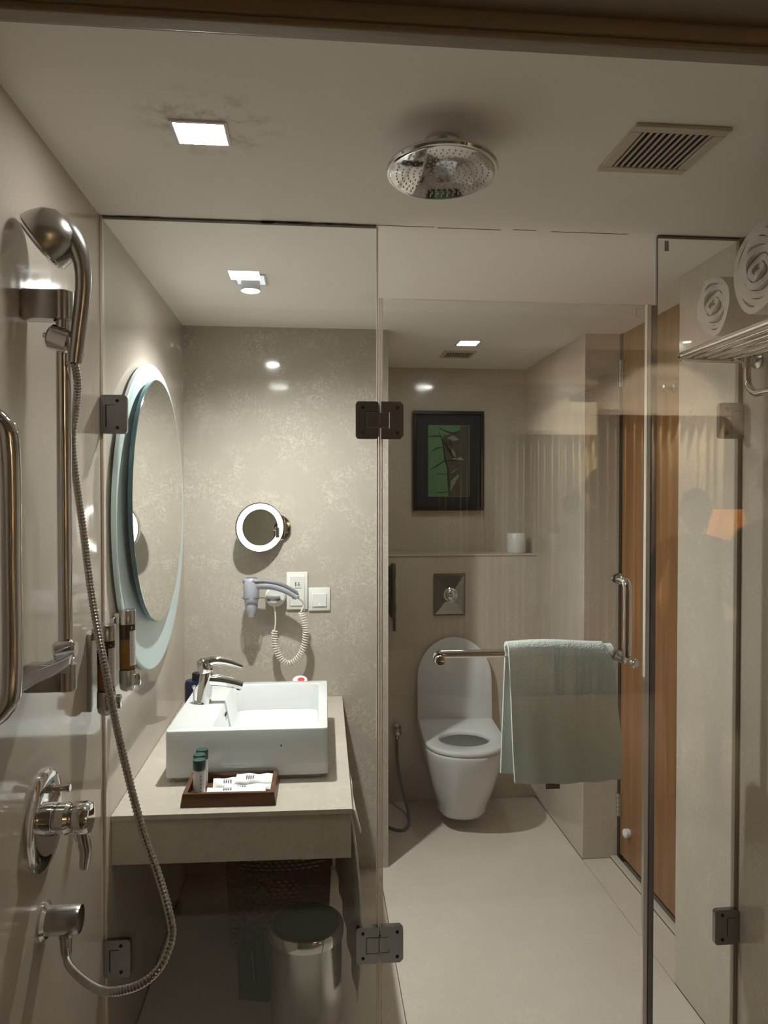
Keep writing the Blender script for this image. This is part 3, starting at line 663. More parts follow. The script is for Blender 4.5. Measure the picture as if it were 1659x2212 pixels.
def sachet(label, x, y, z, ln, wd, rot, tiltx=0, th=.006):
    t = thing('sachet', label, 'sachet', (x, y, z), R(rot), 'white paper sachets in the tray')
    bm = nb(); ph = random.uniform(0, 6); nx, ny = 22, 6; top = []; bot = []
    for i in range(nx + 1):
        a = []; b = []
        for j in range(ny + 1):
            u = i / nx; v = j / ny; env = (min(1, u * 9, (1 - u) * 9)) * sin(pi * v) ** .6
            yy = (v - .5) * wd * (1 + .06 * sin(u * 9 + ph)); zz = .0015 + tiltx * (v - .5) * wd + .0022 * sin(u * 13 + ph + v * 3) * (1 if u > .02 else .5) * .6
            a.append(bm.verts.new(((u - .5) * ln, yy, zz + th * env))); b.append(bm.verts.new(((u - .5) * ln, yy, zz - .001)))
        top.append(a); bot.append(b)
    for G, s in ((top, 1), (bot, -1)):
        for i in range(nx):
            for j in range(ny):
                q = (G[i][j], G[i + 1][j], G[i + 1][j + 1], G[i][j + 1]); bm.faces.new(q if s > 0 else q[::-1])
    for i in range(nx):
        bm.faces.new((top[i][0], bot[i][0], bot[i + 1][0], top[i + 1][0])); bm.faces.new((top[i][ny], top[i + 1][ny], bot[i + 1][ny], bot[i][ny]))
    for j in range(ny):
        bm.faces.new((top[0][j], top[0][j + 1], bot[0][j + 1], bot[0][j])); bm.faces.new((top[nx][j], bot[nx][j], bot[nx][j + 1], top[nx][j + 1]))
    obj('wrapper', bm, 'sachet', t, local=True, angle=60)
    bm = nb()
    for k in range(4): box(bm, -ln * .22 + k * .006, -ln * .22 + k * .006 + .004, -wd * .18, wd * .18, th + .0035, th + .0041)
    obj('lettering', bm, 'print', t, local=True, smooth=False)
sachet('white sachet lying along the front edge of the walnut tray', -.222, 1.956, .7165, .19, .030, 1, .5, .010)
sachet('white sachet in the middle row of the tray, the nearer of two overlapping', -.207, 1.992, .7165, .155, .030, -1, .35)
sachet('white sachet tucked partly under its neighbour in the middle row of the tray', -.178, 2.013, .7155, .125, .024, 5, .35)
sachet('white sachet at the back left of the tray beside the bottles', -.225, 2.052, .7165, .10, .034, 4, .45)
sachet('white sachet at the back right of the tray overlapping its neighbour', -.163, 2.055, .7245, .105, .034, -7, .45)
t = thing('navy_bottle', 'navy blue bottle with black cap behind the tap in the corner', 'bottle', (-.424, 2.68, .7055))
bm = nb(); lathe(bm, [(.030, 0), (.033, .004), (.033, .135), (.029, .146), (.014, .149)], (-.424, 2.68, .7055), (0, 0, 1), 28); obj('bottle', bm, 'navy', t)
bm = nb(); lathe(bm, [(.019, .147), (.0195, .150), (.0195, .170), (.017, .173)], (-.412, 2.68, .7055), (0, 0, 1), 24); obj('cap', bm, 'black', t)
t = thing('soap_puck', 'white round soap packet with a red mark behind the washbasin', 'soap', (-.05, 2.72, .7055))
bm = nb(); lathe(bm, [(.026, -.012), (.028, -.008), (.028, .008), (.026, .012)], (-.05, 2.72, .8245), (0, -.35, .94), 28); box(bm, -.065, -.035, 2.71, 2.73, .7055, .815); obj('packet', bm, 'plastic', t)
bm = nb(); lathe(bm, [(.013, .0121), (.013, .0128)], (-.046, 2.72, .8245), (0, -.35, .94), 20); obj('red_mark', bm, 'red', t)

# ------------------------------------------------------------------ on the vanity wall
mc = Vector((-.207, 2.91, 1.386)); md = Vector((.38, -1, -.02)).normalized()
t = thing('shaving_mirror', 'small round magnifying mirror with glowing white ring light', 'mirror', (-.14, YV, 1.38))
bm = nb(); lathe(bm, [(.074, -.024), (.093, -.018), (.098, -.006), (.097, .002), (.0935, .003)], mc, md, 56); obj('housing', bm, 'chrome', t)
bm = nb(); lathe(bm, [(.0715, .0025), (.0715, .0045), (.093, .0045), (.093, .0025)], mc, md, 56, False, False); obj('light_ring', bm, 'e_ring', t)
bm = nb(); lathe(bm, [(.0714, .0025), (.0714, .004)], mc, md, 56); obj('mirror_glass', bm, 'mirror', t)
bm = nb(); lathe(bm, [(.052, 0), (.054, .004), (.052, .012), (.03, .018)], (-.142, YV, 1.383), (0, -1, 0), 40); obj('wall_mount', bm, 'chrome', t)
bm = nb(); tube(bm, spline([(-.142, YV - .014, 1.375), (-.142, YV - .028, 1.375), (-.165, YV - .034, 1.38), (-.19, YV - .038, 1.386)], 6), .008, 14); cyl(bm, (-.142, YV - .028, 1.345), (-.142, YV - .028, 1.385), .010, 16); obj('arm', bm, 'chrome', t)

t = thing('shaver_socket', 'tall white shaver socket plate on the vanity wall', 'socket', (-.065, YV, 1.13))
bm = nb(); box(bm, -.107, -.023, YV - .009, YV - .0003, 1.057, 1.206, .003, 2); obj('plate', bm, 'plastic', t)
bm = nb(); box(bm, -.094, -.036, YV - .0125, YV - .0085, 1.072, 1.190, .0015, 1); obj('inner_panel', bm, 'plastic', t)
bm = nb(); zz = YV - .0131
for a in ((-.073, -.0705, 1.150, 1.166), (-.073, -.067, 1.164, 1.166), (-.067, -.065, 1.150, 1.158), (-.062, -.060, 1.150, 1.166), (-.062, -.056, 1.157, 1.159), (-.056, -.054, 1.150, 1.157), (-.058, -.054, 1.164, 1.166)): box(bm, a[0], a[1], zz, zz + .0007, a[2], a[3])
for k in range(7): box(bm, -.078 + k * .0045, -.0752 + k * .0045, zz, zz + .0007, 1.1415, 1.1435)
obj('razor_symbol', bm, 'black', t, smooth=False)
bm = nb()
for x, w2 in ((-.082, .0025), (-.070, .0045), (-.056, .0025)): box(bm, x - w2, x + w2, YV - .0131, YV - .0124, 1.1005, 1.1055)
obj('socket_hole', bm, 'black', t, smooth=False)
t = thing('light_switch', 'square white switch with a pilot light right of the shaver socket', 'switch', (.023, YV, 1.097))
bm = nb(); box(bm, -.020, .066, YV - .008, YV - .0003, 1.051, 1.143, .003, 2); obj('plate', bm, 'plastic', t)
bm = nb(); box(bm, -.005, .051, YV - .0125, YV - .0075, 1.068, 1.120, .0015, 1); rk = obj('rocker', bm, 'plastic', t)
bm = nb(); lathe(bm, [(.0022, 0), (.0015, .001)], (.023, YV - .0125, 1.079), (0, -1, 0), 10); obj('pilot_light', bm, 'e_dot', rk)

yd = 2.875
t = thing('hair_dryer', 'grey hair dryer hanging nose down in its wall holder', 'hair dryer', (-.235, yd, 1.045))
bm = nb(); lathe(bm, [(.024, 0), (.027, -.004), (.030, -.012), (.0305, -.05), (.029, -.074), (.026, -.088), (.024, -.10)], (-.238, yd, 1.192), (0, 0, 1), 32); obj('barrel', bm, 'grey_d', t)
bm = nb(); lathe(bm, [(.0245, 0), (.0255, -.006), (.022, -.03), (.015, -.054), (.0145, -.056)], (-.238, yd, 1.100), (0, 0, 1), 28); obj('nozzle', bm, 'grey_d', t)
bm = nb(); lathe(bm, [(.024, .0), (.0225, .0025), (.016, .0028)], (-.238, yd, 1.192), (0, 0, 1), 28); obj('intake_grille', bm, 'grey_t', t)
bm = nb(); tube(bm, spline([(-.238, yd, 1.165), (-.20, yd, 1.168), (-.15, yd, 1.162), (-.10, yd, 1.143), (-.062, yd, 1.118)], 6), lambda s: .0255 - .009 * s, 18, squash=.8); obj('handle', bm, 'grey_d', t)
bm = nb(); tube(bm, spline([(-.268, yd - .008, 1.181), (-.23, yd - .022, 1.183), (-.18, yd - .017, 1.181), (-.12, yd - .014, 1.168), (-.062, yd - .010, 1.134)], 6), .007, 10); obj('trim_strip', bm, 'grey_t', t)
bm = nb(); tube(bm, spline([(-.062, yd, 1.118), (-.045, yd + .005, 1.105), (-.036, yd + .01, 1.085), (-.045, yd + .012, 1.066), (-.048, yd + .012, 1.058)], 6), lambda s: .007 - .004 * s, 10)
cp = spline([(-.048, yd + .012, 1.06), (-.034, yd + .02, 1.01), (-.030, yd + .025, .97), (-.040, yd + .03, .91), (-.066, yd + .035, .868), (-.098, yd + .035, .852), (-.128, yd + .035, .872), (-.148, yd + .035, .92), (-.152, yd + .03, .975), (-.151, yd + .03, .985)], 10)
cr = resample(cp, .0012); turns = 40; N = len(cr); hel = []
T = [(cr[min(i + 1, N - 1)] - cr[max(i - 1, 0)]).normalized() for i in range(N)]
for i in range(0, N):
    u = T[i].cross(Vector((0, 1, 0))).normalized(); v = Vector((0, 1, 0)); a = 2 * pi * turns * i / N
    hel.append(cr[i] + (u * cos(a) + v * sin(a)) * .0115)
tube(bm, hel, .0024, 6); tube(bm, spline([(-.151, yd + .03, .985), (-.148, yd + .03, 1.02), (-.150, yd + .03, 1.06), (-.155, yd + .03, 1.09)], 6), .003, 8)
obj('coiled_cord', bm, 'cord', t)
t = thing('dryer_holder', 'white wall holder with a steel ring gripping the hair dryer', 'holder', (-.155, YV, 1.11))
bm = nb(); lathe(bm, [(.040, 0), (.041, .01), (.040, .03), (.034, .036)], (-.150, YV, 1.112), (0, -1, 0), 32); lathe(bm, [(.024, 0), (.026, .003), (.026, .022), (.024, .024)], (-.155, YV - .058, 1.094), (0, 0, 1), 28); box(bm, -.165, -.145, YV - .06, YV - .03, 1.096, 1.116); obj('base', bm, 'plastic', t)
bm = nb(); lathe(bm, [(.0262, 0), (.0266, .004), (.0266, .009)], (-.155, YV - .058, 1.102), (0, 0, 1), 28, False, False); obj('dark_band', bm, 'grey_t', t)
bm = nb(); tube(bm, [(-.238 + .035 * cos(a), yd + .035 * sin(a), 1.117) for a in [2 * pi * k / 32 for k in range(33)]], .0025, 8); tube(bm, [(-.204, yd, 1.117), (-.175, yd + .01, 1.112)], .0025, 8); obj('ring', bm, 'chrome2', t)

# ------------------------------------------------------------------ under the counter
t = thing('pedal_bin', 'round steel pedal bin with black lid under the counter edge', 'bin', (-.022, 2.055, 0))
bm = nb(); lathe(bm, [(.098, 0), (.102, .004), (.102, .018), (.0985, .02), (.0985, .285)], (-.022, 2.055, 0), (0, 0, 1), 48); obj('body', bm, 'chrome2', t)
bm = nb(); lathe(bm, [(.100, .287), (.104, .288), (.1045, .312), (.101, .319), (.095, .320)], (-.022, 2.055, 0), (0, 0, 1), 48); obj('rim', bm, 'chrome', t)
bm = nb(); lathe(bm, [(.0945, .318), (.092, .324), (.06, .330), (.01, .332)], (-.022, 2.055, 0), (0, 0, 1), 48); obj('lid', bm, 'black_m', t)
bm = nb(); box(bm, -.045, .0, 1.93, 1.965, .012, .02, .002, 1); obj('pedal', bm, 'black', t)

t = thing('wicker_basket', 'brown woven wicker basket in the dark behind the pedal bin', 'basket', (-.115, 2.6, 0))
bx0, bx1, by0, by1 = -.285, .052, 2.47, 2.76
def bring(z, off, wob):
    k = .92 + .08 * z / .26; P = []
    n = 26
    loop = [(bx0 + (bx1 - bx0) * i / n, by0) for i in range(n)] + [(bx1, by0 + (by1 - by0) * i / n) for i in range(n)] + [(bx1 - (bx1 - bx0) * i / n, by1) for i in range(n)] + [(bx0, by1 - (by1 - by0) * i / n) for i in range(n)]
    cx, cy = (bx0 + bx1) / 2, (by0 + by1) / 2
    for i, (x, y) in enumerate(loop):
        s = wob * (1 if (i + off) % 2 else -1); dx, dy = x - cx, y - cy; l = math.hypot(dx, dy); zz = z
        P.append((cx + dx * k + dx / l * s, cy + dy * k + dy / l * s, zz + .03 * (abs(dx) / .17) ** 2 * z / .26))
    return P
for k in range(17):
    bm = nb(); P = bring(.008 + k * .0145, k, .004); tube(bm, P + [P[0]], .0058 if k < 16 else .009, 6); obj('strand', bm, 'wicker', t)
bm = nb(); box(bm, bx0 + .02, bx1 - .02, by0 + .02, by1 - .02, .003, .008); obj('base', bm, 'wicker', t, smooth=False)

t = thing('weighing_scale', 'black glossy slab leaning in the dark beside the pedal bin', 'scale', (-.20, 2.3, 0))
bm = nb(); prism(bm, [(-.225, 2.22, 0), (-.135, 2.20, 0), (-.150, 2.22, .20), (-.235, 2.24, .20)], (.01, .022, 0)); obj('slab', bm, 'black_m', t, smooth=False)
bm = nb(); tube(bm, [(-.176, 2.2055, .06), (-.182, 2.2105, .11), (-.184, 2.214, .15)], .0016, 6); obj('steel_line', bm, 'chrome2', t)

# bath towel on the counter's side rail
t = thing('side_towel_rail', 'chrome towel rail fixed along the side of the vanity counter', 'towel rail', (.094, 2.3, .66))
bm = nb(); tube(bm, [(.1005, 1.96, .668), (.1005, 2.86, .668)], .0045, 12); obj('rail', bm, 'chrome2', t)
for y in (2.0, 2.82):
    bm = nb(); cyl(bm, (.094, y, .668), (.1005, y, .668), .0045, 12); obj('bracket', bm, 'chrome2', t)
def bath(u, v):
    y = 1.945 + u * .80; wv = .003 * sin(u * 30)
    if v < .25:
        k = v / .25; z = .615 + .02 * u + k * .053; x = .1075 + wv * .3 + .016 * (1 - k) * max(0, 1 - u * 3); nn = (1, 0, 0); y += (k - 1) * .008
    elif v < .35:
        a = pi * (v - .25) / .1; x = .1005 + .007 * cos(a); z = .668 + .007 * sin(a); nn = (cos(a), 0, sin(a))
    else:
        k = (v - .35) / .65; z = .668 - k * .55; x = .0935 + .004 - .012 * u * k + .030 * sin(k * pi * .75) * (1 - u * .8) + wv - .006 * u; nn = (-1, 0, 0); y += .06 * k * (1 - u) - .02 * sin(pi * k) * (1 - u)
    return (x, y, z), nn
bm = nb(); sheet(bm, bath, 44, 50, .004)
bt2 = obj('bath_towel', bm, 'towel_w', None, origin=(.11, 2.3, .1)); tag(bt2, 'long off-white bath towel hanging at the side of the vanity counter', 'towel')

# ------------------------------------------------------------------ toilet
t = thing('toilet', 'white wall hung toilet with its lid up against the ledge', 'toilet', (.690, YC, 0), R(-3))
def dshape(w, Ln, n=20, pw=2.3):
    s = Ln - w * 1.15 if Ln > w * 1.3 else Ln * .35
    P = [(-w, 0), (-w, -s * .5)]
    for k in range(n + 1):
        a = pi + pi * k / n; c, q = cos(a), sin(a)
        P.append((w * math.copysign(abs(c) ** (2 / pw), c), -s - (Ln - s) * abs(q) ** (2 / pw)))
    return P + [(w, -s * .5), (w, 0)]
def polar(poly, cx, cy, n=72):
    out = []
    for k in range(n):
        a = 2 * pi * k / n; dx, dy = cos(a), sin(a); best = 0
        for (x0, y0), (x1, y1) in zip(poly, poly[1:] + poly[:1]):
            ex, ey = x1 - x0, y1 - y0; den = dx * ey - dy * ex
            if abs(den) < 1e-9: continue
            s = ((x0 - cx) * ey - (y0 - cy) * ex) / den; q = ((x0 - cx) * dy - (y0 - cy) * dx) / den
            if s > 0 and -1e-6 <= q <= 1 + 1e-6: best = max(best, s)
        out.append((cx + dx * best, cy + dy * best))
    return out
CX, CY = 0, -.30
def ring_d(w, Ln, z): return [(x, y, z) for x, y in polar(dshape(w, Ln), 0, -.20 if Ln < .42 else CY)]
def ring_e(a, b, cy, z, n=72): return [(a * cos(2 * pi * k / n), cy + b * sin(2 * pi * k / n), z) for k in range(n)]
bm = nb()
loft(bm, [ring_d(.085, .36, .062), ring_d(.102, .385, .066), ring_d(.112, .40, .085), ring_d(.128, .435, .15), ring_d(.146, .472, .22), ring_d(.162, .508, .29), ring_d(.174, .535, .35), ring_d(.180, .548, .385), ring_d(.180, .549, .396), ring_d(.177, .545, .4005),
          ring_e(.128, .165, -.325, .4005), ring_e(.122, .158, -.325, .39), ring_e(.118, .15, -.325, .33), ring_e(.09, .11, -.315, .26), ring_e(.05, .06, -.30, .225)]); obj('bowl', bm, 'white', t, local=True, angle=50)
bm = nb(); hole = lambda k, z: [(x, y, z) for x, y in [((.111 + k) * cos(2 * pi * q / 72), -.352 + (.107 + k) * sin(2 * pi * q / 72)) for q in range(72)]]
def so(w, Ln, z):
    return [(x, y - .0, z) for x, y in polar(dshape(w, Ln), 0, -.352)]
seat_rings = [hole(0, .404), so(.180, .548, .4025), so(.184, .553, .408), so(.184, .553, .418), so(.180, .549, .424), hole(.012, .424), hole(.003, .420), hole(0, .412), hole(0, .404)]
loft(bm, seat_rings, False, False); obj('seat', bm, 'white', t, local=True, angle=50)
bm = nb(); lidp = [(-.183, -.052), (-.183, .19)]
for k in range(25):
    a = pi - pi * k / 24; lidp.append((.183 * cos(a), .19 + .20 * sin(a)))
lidp += [(.183, -.052)]
def lid3(ins, y):
    cx, cz = 0, .14
    return [(x * (1 - ins / .183), y - .03 * 0 + (z - .14) * -.0, .425 + (cz + (z - cz) * (1 - ins / .2)) ) for x, z in lidp]
rl = [lid3(.006, -.064), lid3(0, -.060), lid3(0, -.050), lid3(.008, -.046)]
loft(bm, [[(x, y + (z - .43) * .10, z) for x, y, z in r] for r in rl]); obj('lid', bm, 'white', t, local=True, angle=50)
for x in (-.075, .075):
    bm = nb(); cyl(bm, (x - .02, -.045, .432), (x + .02, -.045, .432), .010, 14, bev=.002); obj('lid_hinge', bm, 'plastic', t, local=True)
t = thing('flush_plate', 'chrome square flush plate with a round button above the toilet', 'flush plate', (.675, YC, 1.03))
fx0, fx1, fz0, fz1 = .590, .748, .920, 1.128
bm = nb(); box(bm, fx0, fx1, YC - .008, YC - .0003, fz0, fz1, .002, 1)
c4 = [(fx0 + .008, YC - .008, fz0 + .008), (fx1 - .008, YC - .008, fz0 + .008), (fx1 - .008, YC - .008, fz1 - .008), (fx0 + .008, YC - .008, fz1 - .008)]
mx, mz = (fx0 + fx1) / 2, (fz0 + fz1) / 2
loft(bm, [c4, [(mx + (x - mx) * .35, YC - .026, mz + (z - mz) * .35) for x, y, z in c4]]); obj('plate', bm, 'steel_d', t, smooth=False)
bm = nb(); lathe(bm, [(.036, 0), (.036, .010), (.031, .014), (.026, .012), (.022, .018), (.01, .022)], (mx, YC - .018, mz), (0, -1, 0), 32); obj('button', bm, 'chrome', t)
t = thing('toilet_roll', 'white toilet roll standing on the ledge behind the toilet', 'toilet roll', (1.027, 3.68, 1.224))
bm = nb(); lathe(bm, [(.046, 0), (.048, .003), (.048, .095), (.046, .098), (.02, .098), (.02, .02)], (1.027, 3.68, 1.2245), (0, 0, 1), 36); obj('paper', bm, 'plastic', t)
# picture
px0, px1, pz0, pz1 = .512, .882, 1.436, 1.950
t = thing('framed_picture', 'dark framed picture of green leaf relief on the wall above the ledge', 'picture', (.697, YT, 1.69))
bm = nb(); f = .018
for a in ((px0, px1, pz0, pz0 + f), (px0, px1, pz1 - f, pz1), (px0, px0 + f, pz0 + f, pz1 - f), (px1 - f, px1, pz0 + f, pz1 - f)): box(bm, a[0], a[1], YT - .03, YT - .0005, a[2], a[3], .002, 1)
obj('frame', bm, 'frame', t)
bm = nb(); box(bm, px0 + f, px1 - f, YT - .016, YT - .0006, pz0 + f, pz1 - f); obj('mat', bm, 'mat', t, smooth=False)
ax0, ax1, az0, az1 = .591, .809, 1.507, 1.877; ya = YT - .0165
bm = nb(); box(bm, ax0, ax1, ya - .001, ya + .0004, az0, az1); art = obj('artwork', bm, 'bark', t, smooth=False)
bm = nb()
for a in ((ax0, ax1, az0, az0 + .002), (ax0, ax1, az1 - .002, az1), (ax0, ax0 + .002, az0, az1), (ax1 - .002, ax1, az0, az1)): box(bm, a[0], a[1], ya - .002, ya, a[2], a[3])
obj('bevel_line', bm, 'leafl', art, smooth=False)
AW, AH = ax1 - ax0, az1 - az0
def A(u, v): return (ax0 + u * AW, ya - .001, az1 - v * AH)
bm = nb(); prism(bm, [A(.01, .005), A(.78, .005), A(.75, .07), A(.6, .11), A(.34, .15), A(.38, .30), A(.40, .48), A(.45, .55), A(.46, .75), A(.50, .995), A(.01, .995)], (0, -.002, 0)); obj('leaf', bm, 'leafg', art, smooth=False)
bm = nb()
for pts in (((.25, .04), (.45, .09), (.58, .11), (.75, .08)), ((.02, .16), (.2, .15), (.32, .17)), ((.10, .36), (.2, .32), (.34, .31)), ((.06, .62), (.2, .57), (.38, .50), (.70, .48)), ((.22, .67), (.44, .69)), ((.22, .94), (.48, .93)), ((.25, .1), (.33, .2), (.37, .33), (.40, .48), (.47, .6), (.48, .8), (.50, .98)), ((.33, .19), (.5, .36), (.62, .45), (.7, .45)), ((.5, .2), (.55, .28), (.60, .26)), ((.43, .2), (.45, .3), (.58, .38))):
    tube(bm, [Vector(A(*q)) + Vector((0, -.003, 0)) for q in pts], lambda s: .0016 + .002 * sin(pi * s), 6)
obj('vein', bm, 'vein', art)
for poly in (((.52, .93), (.54, .78), (.72, .68), (.74, .71)), ((.50, .69), (.62, .63), (.74, .60), (.6, .66)), ((.55, .32), (.62, .36), (.68, .46), (.78, .44), (.86, .49), (.6, .48)), ((.45, .18), (.6, .14), (.74, .2), (.6, .22))):
    bm = nb(); prism(bm, [A(*q) for q in poly], (0, -.004, 0)); obj('leaf', bm, 'leafl', art, smooth=False)
# wall phone, valve and hose beside the toilet
t = thing('wall_phone', 'brown-grey wall telephone handset with coiled cord left of the toilet', 'telephone', (.362, YC, .915))
bm = nb(); box(bm, .345, .398, YC - .022, YC - .0004, .93, 1.17, .006, 2); obj('cradle', bm, 'phone', t)
bm = nb(); tube(bm, spline([(.385, YC - .036, 1.178), (.385, YC - .045, 1.15), (.388, YC - .04, 1.05), (.386, YC - .045, .955), (.383, YC - .036, .925)], 6), [(.018 if (i < 9 or i > 15) else .0135) for i in range(25)], 14, squash=.7); obj('handset', bm, 'phone', t)
bm = nb(); tube(bm, [(.392 + .007 * cos(k * 1.2), YC - .03 + .006 * sin(k * 1.2), .925 - k * .0010) for k in range(75)], .0022, 6); obj('coiled_cord', bm, 'phone', t)
t = thing('bidet_hose', 'dark hose hanging in a loop from a chrome valve left of the toilet', 'hose', (.402, YC, .35))
bm = nb(); lathe(bm, [(.024, 0), (.024, .004), (.013, .008), (.013, .05), (.018, .052), (.018, .07), (.01, .074)], (.405, YC, .365), (0, -1, 0), 20); cyl(bm, (.405, YC - .035, .365), (.405, YC - .035, .325), .009, 14); obj('angle_valve', bm, 'chrome2', t)
bm = nb(); tube(bm, spline([(.405, YC - .035, .33), (.405, YC - .04, .25), (.412, YC - .07, .16), (.432, YC - .12, .07), (.44, YC - .20, .022), (.43, YC - .28, .008), (.39, YC - .33, .0075), (.33, YC - .28, .0075), (.305, YC - .20, .03)], 8), .0065, 12); obj('hose', bm, 'grey_t', t)

# ------------------------------------------------------------------ towel rack on the right wall
t = thing('towel_rack', 'chrome bar towel rack on the right wall above the shower', 'towel rack', (XR, 1.4, 1.85))
zr = 1.850; ye = 1.765; yn = 1.14
bm = nb(); tube(bm, spline([(XR - .001, ye, zr - .004), (1.0, ye, zr - .004), (.925, ye, zr - .004), (.908, ye - .004, zr - .002), (.903, ye - .02, zr), (.903, ye - .06, zr), (.903, 1.4, zr), (.903, yn, zr)], 6), .0095, 16); obj('outer_bar', bm, 'chrome', t)
fb = None
for k in range(5):
    x = .938 + k * .034
    if fb is None:
        bm = nb(); tube(bm, [(x, yn, zr), (x, ye, zr)], .0062, 12); fb = obj('bar', bm, 'chrome', t)
    else:
        c = fb.copy(); COL.objects.link(c); c.location.x = fb.location.x + .034 * k
bm = nb(); tube(bm, [(.9, yn, zr - .004), (XR - .001, yn, zr - .004)], .008, 14); obj('cross_bar', bm, 'chrome2', t)
bm = nb(); tube(bm, spline([(1.063, ye - .03, zr - .004), (1.063, ye - .03, zr - .05), (1.064, ye - .035, zr - .075), (1.064, ye - .06, zr - .094), (1.064, ye - .10, zr - .098), (1.064, 1.45, zr - .098), (1.064, yn + .02, zr - .098)], 6), .0088, 14); lathe(bm, [(.0125, 0), (.0125, .02)], (1.063, ye - .03, zr - .03), (0, 0, 1), 16); obj('hanging_rail', bm, 'chrome', t)
bm = nb(); lathe(bm, [(.022, 0), (.022, .004), (.012, .008)], (XR, ye - .0, zr - .004), (-1, 0, 0), 24); obj('wall_flange', bm, 'chrome2', t)
def rolled(label, y, z, r, x0, x1, turns, ph, sq):
    t = thing('rolled_towel', label, 'towel', ((x0 + x1) / 2, y, z - r * sq), 0, 'white rolled towels on the rack')
    n = 46 * turns; th = r / (turns + .6)
    pts = []
    for i in range(n + 1):
        a = ph + 2 * pi * turns * i / n; rr = r * .10 + (r * .92 - r * .10) * i / n
        rr *= 1 + .025 * sin(a * 2 + .6)
        pts.append((y + rr * cos(a), z + sq * rr * sin(a), a))
    bm = nb()
    def f(u, v):
        i = min(n, int(u * n)); yy, zz, a = pts[i]
        x = x0 + (x1 - x0) * v + (.006 * sin(a * .8 + 1) * (1 - v) + .003 * sin(a * 2.7) * (1 - v))
        return (x, yy, zz), (0, cos(a), sin(a))
    sheet(bm, f, n, 8, r * .82 / turns * .84); obj('roll', bm, 'towel_w', t, angle=80)
    return t
rolled('smaller white rolled towel at the far end of the rack', 1.594, 1.934, .0745, .895, 1.095, 4, 1.1, 1.0)
rolled('larger white rolled towel at the near end of the rack', 1.412, 1.957, .098, .885, 1.095, 5, 2.0, 1.0)

# ------------------------------------------------------------------ bedroom furnishings seen in the reflections
t = thing('curtain', 'beige pleated curtain along the bedroom wall, mirrored in the glass', 'curtain', (2.2, -3.55, .02))
def cur(u, v):
    x = 1.2 + u * 1.95; a = u * 172
    return (x, -3.53 +   .028 * sin(a) + .012 * sin(a * .37), .02 + v * 2.13), (-cos(a) * .5, 1, 0)
bm = nb(); sheet(bm, cur, 380, 1, .004); obj('cloth', bm, 'curtain', t, angle=80)
bm = nb(); box(bm, 1.15, 3.2, -3.62, -3.47, 2.13, 2.17); obj('pelmet', bm, 'bedwall', t, smooth=False)
t = thing('side_table', 'small wooden table under the bedroom lamp, mirrored in the glass', 'table', (2.95, -3.1, 0))
bm = nb(); box(bm, 2.65, 3.25, -3.4, -2.8, .80, .84, .004, 1); obj('top', bm, 'tablew', t)
lg = None
for x in (2.68, 3.19):
    for y in (-3.37, -2.86):
        bm = nb(); box(bm, x, x + .03, y, y + .03, 0, .8); obj('leg', bm, 'tablew', t, smooth=False)
lx, ly = 2.92, -3.05
t = thing('table_lamp', 'table lamp with glowing orange rattan shade, mirrored in the glass', 'lamp', (lx, ly, .84))
bm = nb(); lathe(bm, [(.09, 0), (.09, .015), (.02, .03), (.035, .12), (.04, .2), (.015, .3), (.012, .42)], (lx, ly, .8402), (0, 0, 1), 28); obj('base', bm, 'tablew', t)
bm = nb(); lathe(bm, [(.145, 1.215), (.10, 1.42), (.098, 1.42), (.142, 1.215)], (lx, ly, 0), (0, 0, 1), 40, False, False); obj('shade', bm, 'shade', t)
bm = nb(); lathe(bm, [(.008, -.035), (.028, -.02), (.034, 0), (.026, .025), (.008, .035)], (lx, ly, 1.32), (0, 0, 1), 20); obj('bulb', bm, 'e_bulb', t)
for x, lab in ((2.74, 'small round bedroom ceiling light above the lamp corner, mirrored in the glass'),):
    t = thing('bedroom_downlight', lab, 'light', (x, -3.30, 2.65), 0)
    bm = nb(); lathe(bm, [(.03, 0), (.03, .004)], (x, -3.30, 2.65), (0, 0, -1), 28); obj('lens', bm, 'e_bed', t)
    lamp = bpy.data.lights.new('spot_lamp', 'SPOT'); lamp.energy = BEDCEIL; lamp.color = (1, .90, .74); lamp.spot_size = R(130); lamp.spot_blend = .8; lamp.shadow_soft_size = .04
    lo = bpy.data.objects.new('spot_lamp', lamp); COL.objects.link(lo); lo.parent = t; lo.location = (0, 0, -.012); lo.rotation_euler = (R(-14), 0, 0)

